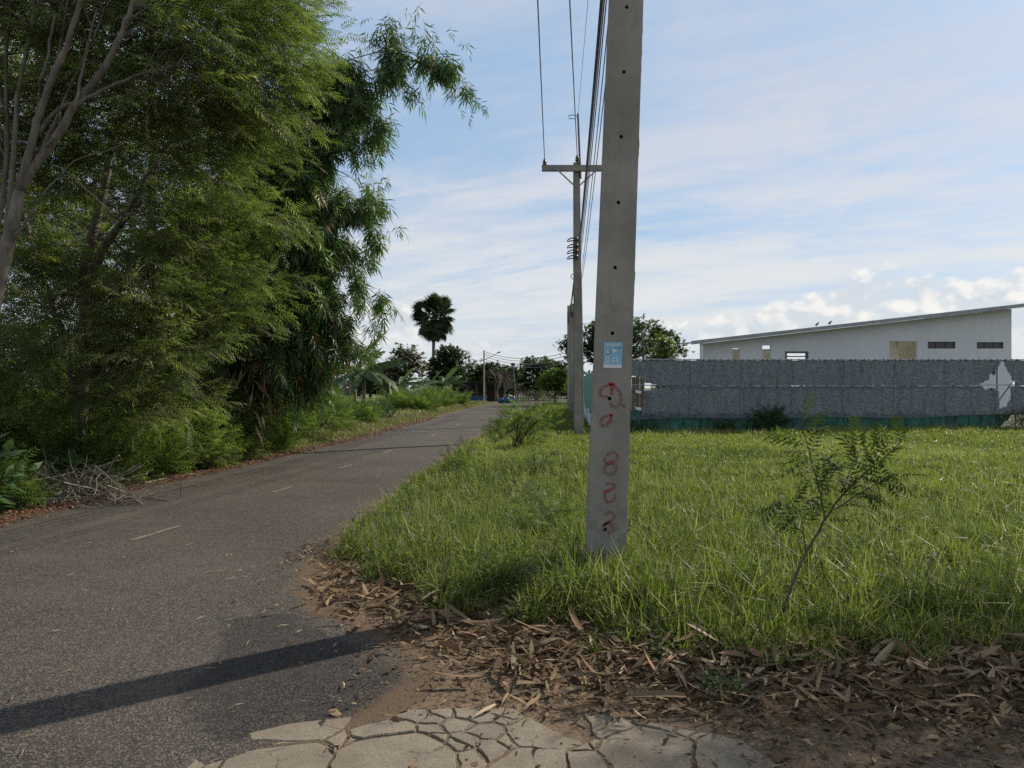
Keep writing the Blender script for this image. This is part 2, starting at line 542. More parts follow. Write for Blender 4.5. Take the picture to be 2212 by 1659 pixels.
base = gg.mixc(gg.m('MULTIPLY', pm_, 0.62), base, gg.mixc(0.75, base, (0.012, 0.013, 0.015)))
du = gg.n('ShaderNodeAttribute'); du.attribute_name = 'dust'
base = gg.mixc(gg.m('MULTIPLY', gg.smooth(gg.m('ADD', du.outputs['Fac'], gg.m('MULTIPLY', gg.m('SUBTRACT', nW, 0.5), 1.3)), 0.25, 0.85), 0.75), base, (0.115, 0.078, 0.048))
gg.put(b.inputs['Base Color'], base)
b.inputs['Roughness'].default_value = 0.9
b.inputs['Specular IOR Level'].default_value = 0.12
gg.put(b.inputs['Normal'], gg.bump(gg.m('ADD', vo.outputs[0], nB), 0.7, 0.006))
M['asphalt'] = m
yr = np.concatenate([np.arange(-6, 2.6, 0.3), np.arange(2.6, 6.6, 0.06), np.arange(6.6, 12, 0.22), np.arange(12, 40, 0.7), np.arange(40, 118, 2.0)])
Lx = left_edge(yr) + (vnoise(yr * 1.1, yr * 0, 5) - 0.5) * 0.22
Rx = right_edge(yr) + (vnoise(yr * 1.6, yr * 0 + 3, 6) - 0.5) * 0.26
nc = 64
V = []
for k in range(nc):
    t = k / (nc - 1)
    V.append(np.stack([Lx * (1 - t) + Rx * t, yr, np.full_like(yr, 0.0) + 0.018 * np.sin(math.pi * t)], -1))
V = np.stack(V, 1).reshape(-1, 3)
i = np.arange(len(yr) - 1)[:, None] * nc; j = np.arange(nc - 1)[None, :]
Q = np.stack([i + j, i + j + 1, i + j + 1 + nc, i + j + nc], -1).reshape(-1, 4)
me = np_mesh('road', V, [Q], M['asphalt'], smooth=True)
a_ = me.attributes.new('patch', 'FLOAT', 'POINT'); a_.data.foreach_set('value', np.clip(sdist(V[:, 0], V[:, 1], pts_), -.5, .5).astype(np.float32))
a_ = me.attributes.new('dust', 'FLOAT', 'POINT')
du_ = 1 - sstep(np.minimum(np.interp(V[:, 1], yr, Rx) - V[:, 0], (V[:, 0] - np.interp(V[:, 1], yr, Lx)) * 1.6), 0, .5)
a_.data.foreach_set('value', du_.astype(np.float32))
road = setp(link('road', me), kind='structure')


def road_z(x, y):
    t = (x - left_edge(y)) / (right_edge(y) - left_edge(y))
    return 0.018 * math.sin(math.pi * min(1, max(0, float(t))))


# worn centre dashes
m, gg, b, _ = mat('worn_paint')
co = coords(gg)
n = gg.noise(co, 22, 6, 0.7); n3 = gg.noise(co, 130, 3, 0.7)
gg.put(b.inputs['Base Color'], gg.mixc(gg.smooth(gg.m('ADD', gg.m('MULTIPLY', n, 0.6), gg.m('MULTIPLY', n3, 0.5)), 0.50, 0.66), (0.06, 0.052, 0.044), (0.20, 0.165, 0.115)))
b.inputs['Roughness'].default_value = 0.8
M['paint'] = m
for (xa, ya, xb, yb, wd) in [(283, 1172, 388, 1140, .085), (588, 1067, 634, 1053, .085), (733, 1014, 760, 1006, .085), (828, 981, 846, 975, .09), (930, 943, 940, 940, .10), (985, 919.5, 992, 917, .11)]:
    A = P(xa, ya, F * CH / (ya - HY)); B_ = P(xb, yb, F * CH / (yb - HY))
    d = B_ - A; d[2] = 0; d /= np.linalg.norm(d); nrm = np.array([d[1], -d[0], 0]) * wd / 2
    V = []
    for s in np.linspace(0, 1, 9):
        c = A + (B_ - A) * s
        for sg in (-1, 1):
            q = c + nrm * sg * (0.75 + 0.5 * rng.random()); q[2] = road_z(q[0], q[1]) + 0.006
            V.append(q)
    link('lane_dash', np_mesh('lane_dash', V, [[(2 * k, 2 * k + 1, 2 * k + 3, 2 * k + 2) for k in range(8)]], M['paint']), road)

# ------------------------------------------------------------------ broken concrete path: each fragment a piece
m, gg, b, _ = mat('old_concrete')
co = coords(gg)
oi = gg.n('ShaderNodeObjectInfo').outputs['Random']
nA = gg.noise(co, 5, 7, 0.65); nB = gg.noise(co, 120, 4, 0.7)
mp = gg.n('ShaderNodeMapping'); mp.inputs['Scale'].default_value = (1.2, 14, 1); mp.inputs['Rotation'].default_value = (0, 0, R(80)); gg.put(mp.inputs[0], co)
nS = gg.noise(mp.outputs[0], 7, 4, 0.6)
c = gg.mixc(gg.smooth(nA, 0.3, 0.7), (0.148, 0.120, 0.084), (0.218, 0.181, 0.130))
c = gg.mixc(gg.smooth(nB, 0.50, 0.62, 0, 0.75), c, (0.085, 0.069, 0.05))
nQ = gg.noise(co, 22, 6, 0.75)
c = gg.mixc(gg.smooth(nQ, 0.52, 0.66, 0, 0.55), c, (0.115, 0.092, 0.064))
c = gg.mixc(gg.smooth(nS, 0.55, 0.72, 0, 0.16), c, (0.19, 0.16, 0.12))
c = gg.mixc(gg.m('MULTIPLY', oi, 0.3), c, (0.13, 0.105, 0.07))
nM = gg.noise(co, 1.7, 6, 0.65)
c = gg.mixc(gg.smooth(nM, 0.5, 0.7, 0, 0.45), c, (0.105, 0.078, 0.05))
wv = gg.n('ShaderNodeVectorMath', operation='MULTIPLY_ADD')
gg.put(wv.inputs[0], gg.noise(co, 3.0, 5, 0.65, out=1)); wv.inputs[1].default_value = (.35, .35, 0); gg.put(wv.inputs[2], co)
vc = gg.n('ShaderNodeTexVoronoi', feature='DISTANCE_TO_EDGE'); vc.inputs['Scale'].default_value = 2.6
gg.put(vc.inputs['Vector'], wv.outputs[0])
hair = gg.m('MULTIPLY', gg.smooth(vc.outputs[0], 0.016, 0.004), gg.smooth(gg.noise(co, 2.1, 3, .5), .46, .56))
c = gg.mixc(gg.m('MULTIPLY', hair, 0.7), c, (0.045, 0.034, 0.022))
gg.put(b.inputs['Base Color'], c)
b.inputs['Roughness'].default_value = 0.9
gg.put(b.inputs['Normal'], gg.bump(gg.m('ADD', nB, gg.m('ADD', nA, gg.m('MULTIPLY', nS, 0.35))), 0.6, 0.010))
M['concrete'] = m
big = [(640, 1570, .22), (600, 1648, .24), (850, 1645, .27), (832, 1577, .13), (1030, 1532, .13), (1188, 1582, .20), (1165, 1648, .16), (1335, 1590, .10), (1405, 1624, .24), (1590, 1640, .22), (1262, 1650, .12)]
small = [(518, 1596), (478, 1622), (455, 1640), (505, 1618), (560, 1612), (720, 1604), (700, 1616), (890, 1545), (935, 1552), (985, 1562), (960, 1540), (1048, 1585), (1010, 1598), (980, 1610), (930, 1600), (1070, 1612), (1100, 1602), (1285, 1575), (1300, 1612), (1435, 1574), (1470, 1585), (1500, 1600), (1260, 1620), (780, 1605), (1110, 1545), (430, 1652), (520, 1645), (470, 1652), (985, 1632), (880, 1605), (925, 1575)]
seeds = [np.array(gp(a, c)) for a, c, _ in big] + [np.array(gp(*q)) for q in small]
wts = [r_ for _, _, r_ in big] + [.05] * len(small)
for k in range(20):
    seeds.append(np.array([rng.uniform(-1.2, 1.3), rng.uniform(0.6, 2.75)])); wts.append(rng.uniform(.05, .25))
outline = [gp(415, 1648), gp(440, 1625), gp(520, 1572), gp(560, 1545), gp(620, 1528), gp(700, 1532), gp(790, 1530), gp(900, 1528), gp(965, 1505), gp(1050, 1500), gp(1110, 1530), gp(1290, 1545), gp(1400, 1560), gp(1480, 1575), gp(1600, 1600), gp(1668, 1645), (1.3, 2.4), (1.45, 0.6), (-1.5, 0.6), (-1.5, 2.4)]


def clip(poly, a, n):
    out = []
    for k in range(len(poly)):
        p, q = poly[k], poly[(k + 1) % len(poly)]
        dp, dq = np.dot(p - a, n), np.dot(q - a, n)
        if dp <= 0: out.append(p)
        if dp * dq < 0: out.append(p + (q - p) * dp / (dp - dq))
    return out


# dirt sheet under the fragments is the ground itself; the path is the set of fragments
pcol = bpy.data.objects.new('concrete_path', None)
COL.objects.link(pcol); pcol['kind'] = 'structure'; pcol.empty_display_size = 0.2
outl = [np.array(p) for p in outline]
for k, s in enumerate(seeds):
    # the outline is close to convex; clip a box round the seed by the bisectors, then by the outline test per vertex
    poly = [s + np.array(d) for d in ((-1.2, -1.2), (1.2, -1.2), (1.2, 1.2), (-1.2, 1.2))]
    for q, t in enumerate(seeds):
        if q != k:
            d2_ = float(np.dot(t - s, t - s))
            poly = clip(poly, s + (t - s) * (d2_ + wts[k] ** 2 - wts[q] ** 2) / (2 * d2_), t - s)
            if len(poly) < 3: break
    if len(poly) < 3: continue
    for e in range(len(outl)):      # outline runs clockwise seen from above
        a, c = outl[e], outl[(e + 1) % len(outl)]
        d = c - a
        nrm = np.array([-d[1], d[0]])
        tq = np.clip(np.dot(s - a, d) / np.dot(d, d), 0, 1)
        if np.dot(s - a, nrm) < 0 and np.linalg.norm(a + d * tq - s) < .42:
            poly = clip(poly, a, nrm)
        if len(poly) < 3: break
    if len(poly) < 3: continue
    poly = np.array(poly); cen = poly.mean(0)
    # roughen the outline but keep its corners, leave a thin crack round it
    ring = []
    for q in range(len(poly)):
        a, c = poly[q], poly[(q + 1) % len(poly)]
        m_ = max(2, int(np.linalg.norm(c - a) / .02))
        for u in range(m_): ring.append(a + (c - a) * (u / m_))
    ring = np.array(ring); N = len(ring)
    per = [float(np.linalg.norm(np.roll(poly, -1, 0) - poly, axis=1).sum())]
    wob_ = (vnoise(ring[:, 0] * 14, ring[:, 1] * 14, 83, 4) - .5)[:, None]
    ring = ring + (np.column_stack([vnoise(ring[:, 0] * 7, ring[:, 1] * 7, 84, 3), vnoise(ring[:, 0] * 7, ring[:, 1] * 7, 85, 3)]) - .5) * .05
    dirs = ring - cen; ln = np.linalg.norm(dirs, axis=1, keepdims=True) + 1e-6
    ring = cen + dirs / ln * np.maximum(ln * 0.35, ln - 0.005 - 0.035 * np.abs(wob_) - 0.003 * rng.random((N, 1)))
    if per[-1] < 0.13: continue
    top_z = 0.004 + rng.uniform(-0.003, 0.003)
    tilt = rng.normal(0, 0.010, 2)
    zt = top_z + (ring - cen) @ tilt
    inn = cen + (ring - cen) * (1 - 0.006 / np.maximum(ln, 0.03))
    V = np.vstack([np.column_stack([ring, np.full(N, -0.03)]), np.column_stack([ring, zt - 0.006]), np.column_stack([inn, zt]), [[cen[0], cen[1], top_z + 0.001]]])
    i0 = np.arange(N); i1 = (i0 + 1) % N
    Qs = np.vstack([np.stack([i0, i1, i1 + N, i0 + N], -1), np.stack([i0 + N, i1 + N, i1 + 2 * N, i0 + 2 * N], -1)])
    Ts = np.stack([i0 + 2 * N, i1 + 2 * N, np.full(N, 3 * N)], -1)
    link('slab_fragment', np_mesh('slab_fragment', V, [Ts, Qs], M['concrete']), pcol)

# ------------------------------------------------------------------ concrete of the poles
m, gg, b, _ = mat('pole_concrete')
co = coords(gg)
nA = gg.noise(co, 2.0, 6, 0.6); nB = gg.noise(co, 70, 4, 0.7)
mp = gg.n('ShaderNodeMapping'); mp.inputs['Scale'].default_value = (1, 1, 0.10); gg.put(mp.inputs[0], co)
nS = gg.noise(mp.outputs[0], 16, 5, 0.65)
c = gg.mixc(gg.smooth(nA, 0.3, 0.72), (0.205, 0.188, 0.152), (0.300, 0.278, 0.230))
c = gg.mixc(gg.smooth(nS, 0.50, 0.72, 0, 0.45), c, (0.20, 0.185, 0.165))
c = gg.mixc(gg.smooth(nB, 0.60, 0.72, 0, 0.5), c, (0.16, 0.145, 0.125))
nG = gg.noise(co, 5.5, 7, 0.7)
c = gg.mixc(gg.smooth(nG, 0.54, 0.72, 0, 0.4), c, (0.13, 0.115, 0.092))
zz = gg.sep(gg.n('ShaderNodeNewGeometry').outputs['Position'])[2]
stain = gg.m('MULTIPLY', gg.smooth(zz, 1.0, 0.2), gg.smooth(gg.noise(co, 9, 6, 0.7), 0.42, 0.65))
c = gg.mixc(gg.m('MULTIPLY', stain, 0.7), c, (0.10, 0.105, 0.085))
gg.put(b.inputs['Base Color'], c)
b.inputs['Roughness'].default_value = 0.85
gg.put(b.inputs['Normal'], gg.bump(gg.m('ADD', nA, nB), 0.25, 0.006))
M['pole'] = m
M['hole'] = plain('hole_shadow', (0.05, 0.046, 0.04), 0.9)
M['metal'] = plain('galvanised_steel', (0.34, 0.35, 0.36), 0.5, 0.7)
M['dark_metal'] = plain('dark_steel', (0.06, 0.06, 0.062), 0.5, 0.5)
M['cable'] = plain('black_cable', (0.025, 0.025, 0.027), 0.5)
M['alu'] = plain('aluminium_wire', (0.10, 0.10, 0.105), 0.5, 0.4)
M['porcelain'] = plain('brown_porcelain', (0.06, 0.035, 0.025), 0.25)

# near pole: front face in the plane Y = PZ, leaning slightly
PZ = 6.1
pole1 = empty('utility_pole', (0.745, PZ + 0.11, 0.08), 'nearest thick square concrete pole with blue sticker and red painted digits, standing in grass', 'utility pole', 'concrete poles in a line along the road')


def face_x(z):     # left and right edge of the front face at height z
    yD = HY - (z - CH) / PZ * F
    t = yD / 1190.0
    xl = 1318 + (1267 - 1318) * t; xr = 1390 + (1352 - 1390) * t
    return (xl - HX) / F * PZ, (xr - HX) / F * PZ


HOLES = [(1354, 15), (1348, 155), (1342, 295), (1336, 437), (1329, 578), (1323, 720), (1317, 861), (1311, 1002), (1307, 1144)]
mb = MB(); hb = []
zs = [(-0.3, None)]
for (hx, hy) in reversed(HOLES):
    p = P(hx, hy, PZ)
    zs += [(p[2] - 0.035, None), (p[2] + 0.035, p[0])]
zs += [(10.4, None)]
DEP = 0.23
for k in range(len(zs) - 1):
    z0, z1, hx = zs[k][0], zs[k + 1][0], zs[k + 1][1]
    (a0, b0), (a1, b1) = face_x(z0), face_x(z1)
    if hx is None:
        nsub = 1
        mb.add([(a0, PZ, z0), (b0, PZ, z0), (b1, PZ, z1), (a1, PZ, z1)], [[(0, 1, 2, 3)]])
    else:
        zc = (z0 + z1) / 2; r = 0.0155; s = 0.035
        V = [(a0, PZ, z0), (hx - s, PZ, z0), (hx + s, PZ, z0), (b0, PZ, z0), (b1, PZ, z1), (hx + s, PZ, z1), (hx - s, PZ, z1), (a1, PZ, z1)]
        mb.add(V, [[(0, 1, 6, 7), (2, 3, 4, 5)]])
        N = 12
        th = np.linspace(0, 2 * math.pi, N, endpoint=False) - math.pi * 0.75
        ci = np.column_stack([hx + r * np.cos(th), np.full(N, PZ), zc + r * np.sin(th)])
        sq = []
        for t in th:
            cx, sx = math.cos(t), math.sin(t); q = s / max(abs(cx), abs(sx))
            sq.append((hx + q * cx, PZ, zc + q * sx))
        i0 = np.arange(N); i1 = (i0 + 1) % N
        back = ci + np.array([0, 0.16, 0])
        mb.add(np.vstack([sq, ci, back]), [np.stack([i0, i1, i1 + N, i0 + N], -1), np.stack([i0 + N, i1 + N, i1 + 2 * N, i0 + 2 * N], -1), [list(range(2 * N, 3 * N))]])
# sides with chipped right edge, back, top
zz_ = np.arange(-0.3, 10.41, 0.1)
for k in range(len(zz_) - 1):
    z0, z1 = zz_[k], zz_[k + 1]
    (a0, b0), (a1, b1) = face_x(z0), face_x(z1)
    mb.add([(a0, PZ, z0), (a1, PZ, z1), (a1 + .012, PZ + DEP, z1), (a0 + .012, PZ + DEP, z0)], [[(0, 1, 2, 3)]])
    mb.add([(b0, PZ, z0), (b1, PZ, z1), (b1 - .012, PZ + DEP, z1), (b0 - .012, PZ + DEP, z0)], [[(3, 2, 1, 0)]])
    mb.add([(a0 + .012, PZ + DEP, z0), (b0 - .012, PZ + DEP, z0), (b1 - .012, PZ + DEP, z1), (a1 + .012, PZ + DEP, z1)], [[(3, 2, 1, 0)]])
(a1, b1) = face_x(10.4)
mb.add([(a1, PZ, 10.4), (b1, PZ, 10.4), (b1 - .012, PZ + DEP, 10.4), (a1 + .012, PZ + DEP, 10.4)], [[(0, 1, 2, 3)]])
mb.build('shaft', M['pole'], pole1)
# rough mortar lip (flash from the mould) along the right edge
lip = MB()
zl = np.arange(0.1, 7.5, 0.035)
off = (vnoise(zl * 4, zl * 0, 9, 4) - 0.42) * 0.022 + rng.normal(0, .0022, len(zl))
pts0 = []; pts1 = []
for z, o_ in zip(zl, off):
    bx = face_x(z)[1]
    pts0.append((bx - 0.004, PZ + 0.012, z)); pts1.append((bx + max(0.001, o_), PZ + 0.02 + abs(o_) * .3, z))
n = len(zl)
V = np.vstack([pts0, pts1, np.array(pts1) + [0, 0.02, 0], np.array(pts0) + [0, 0.03, 0]])
i0 = np.arange(n - 1)
lip.add(V, [np.vstack([np.stack([i0 + a * n, i0 + ((a + 1) % 4) * n, i0 + ((a + 1) % 4) * n + 1, i0 + a * n + 1], -1) for a in range(4)])])
lip.build('mould_seam', M['pole'], pole1)
# sticker
M['sticker_blue'] = plain('sticker_blue', (0.20, 0.45, 0.56), 0.45, var=0.12, scale=30, dirt=(0.26, 0.47, 0.55))
M['sticker_white'] = plain('sticker_white', (0.62, 0.64, 0.64), 0.5, var=0.08)
M['sticker_ink'] = plain('sticker_ink', (0.05, 0.06, 0.07), 0.5)


def quadD(name, pts, yoff, material, parent):
    V = [P(x, y, PZ) for x, y in pts]
    for v in V: v[1] = PZ - yoff
    V2 = [v + np.array([0, 0.0012, 0]) for v in V]
    n = len(V)
    Fs = [[list(range(n))], [[n + k for k in range(n - 1, -1, -1)]], [(k, k + n, (k + 1) % n + n, (k + 1) % n) for k in range(n)]]
    return link(name, np_mesh(name, np.array(V + V2), [np.array(f) for f in Fs], material), parent)


def strokes(name, paths, wD, yoff, material, parent, jit=0.0):
    """flat painted ribbons on the front face; paths in photo pixels"""
    mb = MB()
    for path in paths:
        wd = wD
        if isinstance(path, dict): wd = path['w']; path = path['p']
        p = np.array(path, float)
        d = np.concatenate([[0], np.cumsum(np.linalg.norm(np.diff(p, axis=0), axis=1))])
        t = np.linspace(0, d[-1], max(4, int(d[-1] / 1.2)))
        q = np.stack([np.interp(t, d, p[:, 0]), np.interp(t, d, p[:, 1])], -1)
        for _ in range(3):
            q[1:-1] = 0.5 * q[1:-1] + 0.25 * (q[:-2] + q[2:])
        T = np.gradient(q, axis=0); T /= np.linalg.norm(T, axis=1, keepdims=True) + 1e-9
        N_ = np.stack([-T[:, 1], T[:, 0]], -1)
        hw = wd / 2 * (1 + jit * rng.normal(0, 1, (len(q), 1)))
        a, c = q + N_ * hw, q - N_ * hw
        V = np.array([P(x, y, PZ) for x, y in np.vstack([a, c])]); V[:, 1] = PZ - yoff
        n = len(q); i0 = np.arange(n - 1)
        mb.add(V, [np.stack([i0, i0 + 1, i0 + 1 + n, i0 + n], -1)])
    return mb.build(name, material, parent)


stk = quadD('sticker', [(1304.5, 739), (1344.6, 740), (1343, 796), (1303, 795)], 0.004, M['sticker_blue'], pole1)
quadD('white_strip', [(1303.3, 787.2), (1343.2, 788), (1343, 795.6), (1303.2, 794.7)], 0.0055, M['sticker_white'], stk)
# the figures 0.63 and the small drawing above them
strokes('figures', [[(1311, 771.5), (1308.5, 777), (1310, 782), (1314, 782), (1316, 777), (1315, 772), (1311, 771.5)],
                    [(1317.8, 781.4), (1319.4, 782)],
                    [(1326.3, 771.5), (1322.6, 776), (1321.8, 780.5), (1325, 782.3), (1327.6, 780), (1326, 777), (1322.5, 778)],
                    [(1329.5, 772.3), (1333.5, 771.6), (1334.6, 774), (1331.5, 776.5), (1334.8, 779), (1333, 782), (1329.2, 781.6)]], 2.1, 0.0056, M['sticker_white'], stk)
strokes('header_lines', [[(1309, 743.5), (1341, 744.3)], [(1310, 746.2), (1329, 746.6)], {'w': 6, 'p': [(1322, 757), (1335, 758)]}, {'w': 5, 'p': [(1311, 757), (1314, 763)]}], 1.2, 0.0056, M['sticker_white'], stk)
strokes('drawing', [[(1309.5, 751), (1310, 753)], [(1319, 748.5), (1320, 757), (1319, 762)], [(1307, 764), (1313, 765), (1321, 763)], [(1312, 757), (1317, 760)],
                    [(1328.5, 751), (1327.5, 754), (1330, 755), (1330.5, 751.5), (1328.5, 751)], [(1333, 750), (1332, 754), (1334.6, 755), (1335.5, 751)], [(1338, 748), (1337.3, 753), (1340, 753), (1341, 748.5)], [(1331, 756), (1333, 760), (1336, 757)]], 0.9, 0.0062, M['sticker_ink'], stk)['kind'] = 'stuff'
# red brush writing
m, gg, b, out = mat('red_brush_paint')
co = coords(gg)
n = gg.noise(co, 55, 6, 0.8)
gg.put(b.inputs['Base Color'], gg.mixc(gg.smooth(n, 0.34, 0.60), (0.225, 0.20, 0.165), (0.185, 0.052, 0.042)))
b.inputs['Roughness'].default_value = 0.7
M['red'] = m
m, gg, b, out = mat('red_drip_paint')
gg.put(b.inputs['Base Color'], gg.mixc(gg.smooth(gg.noise(coords(gg), 30, 4, 0.7), 0.3, 0.5), (0.24, 0.10, 0.08), (0.30, 0.030, 0.025)))
b.inputs['Roughness'].default_value = 0.6
M['red2'] = m


def c7(pts): return [(1234.4 + .3305 * x, 685.8 + .3305 * y) for x, y in pts]


strokes('painted_letter', [c7([(255, 437), (215, 448), (186, 478), (186, 500), (205, 518), (238, 516)]), c7([(283, 452), (312, 478), (328, 520), (318, 562), (295, 586), (268, 580), (254, 556)]), c7([(338, 566), (345, 590)])], 6.2, 0.002, M['red'], pole1, 0.18)
strokes('paint_drip', [{'w': 6, 'p': c7([(240, 432), (286, 440)])}, {'w': 5, 'p': c7([(258, 432), (262, 505)])}, {'w': 3, 'p': c7([(276, 440), (270, 480)])}], 4, 0.0032, M['red2'], pole1, 0.25)
strokes('painted_letter', [c7([(238, 640), (205, 652), (189, 682), (200, 712), (226, 704), (246, 676)])], 6.0, 0.002, M['red'], pole1, 0.18)
strokes('paint_drip', [{'w': 5.5, 'p': c7([(243, 633), (268, 640)])}, {'w': 5, 'p': c7([(258, 636), (254, 690)])}], 4, 0.0032, M['red2'], pole1, 0.25)
strokes('painted_digit', [c7([(250, 885), (225, 905), (214, 938), (236, 952), (288, 932), (305, 902), (282, 882), (250, 885)]), c7([(240, 955), (215, 985), (220, 1018), (250, 1028), (288, 1010), (296, 972), (262, 950)])], 5.8, 0.002, M['red'], pole1, 0.18)
strokes('paint_drip', [{'w': 7, 'p': c7([(245, 952), (282, 946)])}], 4, 0.0032, M['red2'], pole1, 0.25)
strokes('painted_digit', [c7([(225, 1090), (255, 1080), (285, 1095), (272, 1117), (222, 1138)]), c7([(216, 1150), (218, 1185), (232, 1207), (262, 1205), (286, 1175), (280, 1148)])], 5.4, 0.002, M['red'], pole1, 0.2)
strokes('paint_drip', [{'w': 6, 'p': c7([(210, 1140), (245, 1130)])}, {'w': 2.5, 'p': c7([(222, 1140), (222, 1190)])}], 4, 0.0032, M['red2'], pole1, 0.25)
strokes('painted_digit', [c7([(215, 1290), (245, 1270), (280, 1285), (277, 1318), (238, 1335), (206, 1360), (205, 1390)]), c7([(210, 1362), (250, 1340), (274, 1352), (270, 1392), (236, 1412)])], 5.8, 0.002, M['red'], pole1, 0.18)


def taper_shaft(mb, x, y, h, w0, w1, d0, d1, leanx=0.0):
    V = []
    for z, wd, dp in ((-0.3, w0, d0), (h, w1, d1)):
        cx = x + leanx * z
        c = 0.015
        for (sx, sy) in ((-1, -1), (1, -1), (1, 1), (-1, 1)):
            V += [(cx + sx * wd / 2 - sx * (c if (sx * sy > 0) else 0), y + sy * dp / 2 - sy * (0 if (sx * sy > 0) else c), z),
                  (cx + sx * wd / 2 - sx * (0 if (sx * sy > 0) else c), y + sy * dp / 2 - sy * (c if (sx * sy > 0) else 0), z)]
    n = 8
    mb.add(V, [[(k, (k + 1) % n, (k + 1) % n + n, k + n) for k in range(n)], [list(range(n - 1, -1, -1))], [list(range(n, 2 * n))]])
    return mb


def insulator(mb, p, s=1.0):
    prof = [(0, .02), (.03, .05), (.06, .065), (.075, .04), (.10, .06), (.12, .06), (.14, .035), (.17, .045), (.19, .02)]
    mb.tube([(p[0], p[1], p[2] + a * s) for a, _ in prof], [r * s for _, r in prof], 8)


# second pole
Z2 = 24.3
x2 = (1250 - HX) / F * Z2
pole2 = empty('utility_pole', (x2, Z2, 0.0), 'second concrete pole with a wide crossarm on braces and looped cables at its side', 'utility pole', 'concrete poles in a line along the road')
h2 = P(0, 352, Z2)[2]
taper_shaft(MB(), x2, Z2, h2, 0.30, 0.20, 0.27, 0.18, -0.008).build('shaft', M['pole'], pole2)
xt = x2 - 0.008 * h2
zarm = P(0, 367, Z2)[2]
mb = MB(); mb.box(P(1170, 0, Z2)[0], P(1331, 0, Z2)[0], Z2 - 0.24, Z2 - 0.11, zarm - 0.09, zarm + 0.09)
mb.build('crossarm', M['pole'], pole2)
for s in (-1, 1):
    MB().tube([(xt + s * 0.62, Z2 - 0.26, zarm - 0.07), (xt + s * 0.06, Z2 - 0.14, zarm - 0.55)], 0.022, 6).build('brace', M['metal'], pole2)
INS2 = [P(1176, 358, Z2), P(1246, 350, Z2), P(1322, 358, Z2)]
for p in INS2:
    mb = MB(); insulator(mb, (p[0], Z2 - 0.18, p[2] - 0.06), 1.15); mb.build('insulator', M['porcelain'], pole2, True)
rod_top = P(1248, 248, Z2)
MB().tube([(xt + 0.12, Z2 - 0.1, zarm - 0.3), (rod_top[0], Z2 - 0.1, rod_top[2])], 0.035, 7).build('ground_wire_bracket', M['dark_metal'], pole2)
lp = [P(*q, Z2) for q in ((1248, 252), (1238, 248), (1228, 250), (1230, 256), (1243, 257))]
MB().tube(lp, 0.012, 5).build('wire_loop', M['cable'], pole2)
for k, yy in enumerate((519, 533, 545, 557)):
    a = [(1244, yy - 4), (1234, yy - 5), (1227, yy - 1), (1225, yy + 3), (1230, yy + 2), (1243, yy)]
    MB().tube([P(px_, py_, Z2 - 0.2) for px_, py_ in a], 0.02, 6).build('wire_loop', M['cable'], pole2)
    mb = MB(); q = P(1246, yy - 2, Z2 - 0.16); mb.tube([q + [0, 0, -0.06], q, q + [0, 0, 0.06]], [0.04, 0.03, 0.04], 8); mb.build('spool_insulator', M['porcelain'], pole2, True)
mb = MB(); mb.tube([P(1255.5, 590, Z2 - 0.1), P(1258.5, 760, Z2 - 0.1), P(1261, 905, Z2 - 0.1)], 0.022, 6); mb.build('conduit', M['metal'], pole2)
mb = MB()
for k in range(10):
    q = P(1249.5 - 0.2 * k, 890 - 50 * k, Z2 - 0.137); mb.tube([q + [0, 0.01, 0], q + [0, -0.006, 0]], 0.012, 7)
mb.build('bolts', M['dark_metal'], pole2)['kind'] = 'stuff'

# poles three to five
specs = [(34.0, 1245.5, 592, 'third concrete pole, almost hidden behind the second, with a cable curl near its top'),
         (42.0, 1236.5, 656, 'fourth concrete pole, thin in the distance with a small bracket at its top'),
         (52.0, 1229.5, 660, 'farthest concrete pole of the row, with stacked insulators on its left side')]
poles = []
for k, (Zp, xp, yt, lab) in enumerate(specs):
    X = (xp - HX) / F * Zp; ht = P(0, yt, Zp)[2]
    o = empty('utility_pole', (X, Zp, 0), lab, 'utility pole', 'concrete poles in a line along the road')
    taper_shaft(MB(), X, Zp, ht, 0.27, 0.19, 0.25, 0.18, -0.004).build('shaft', M['pole'], o)
    if k == 0:
        MB().tube([P(*q, Zp - .2) for q in ((1243, 594), (1236, 592), (1233, 597), (1237, 603), (1242, 600))], 0.02, 5).build('wire_loop', M['cable'], o)
    if k == 1:
        q = P(1237, 678, Zp - .15); MB().box(q[0] - .12, q[0] + .12, q[1] - .05, q[1] + .05, q[2] - .12, q[2] + .12).build('bracket', M['dark_metal'], o)
    if k == 2:
        for r_ in range(4):
            mb = MB(); q = P(1227, 676 + r_ * 7, Zp - .1); insulator(mb, q + [0, 0, -.1], 1.2); mb.build('insulator', M['porcelain'], o, True)
    poles.append((X, Zp, ht))

# wires, each a thing of its own


def wire(A, B_, sag, r, label, material='cable', name='overhead_wire', group='overhead wires strung between the poles', n=26):
    A = np.array(A, float); B_ = np.array(B_, float)
    t = np.linspace(0, 1, n)[:, None]
    p = A + (B_ - A) * t; p[:, 2] -= (4 * sag * t * (1 - t))[:, 0]
    o = MB().tube(p, r, 5, tint=.5).build(name, M[material])
    return setp(o, label, 'wire', group)


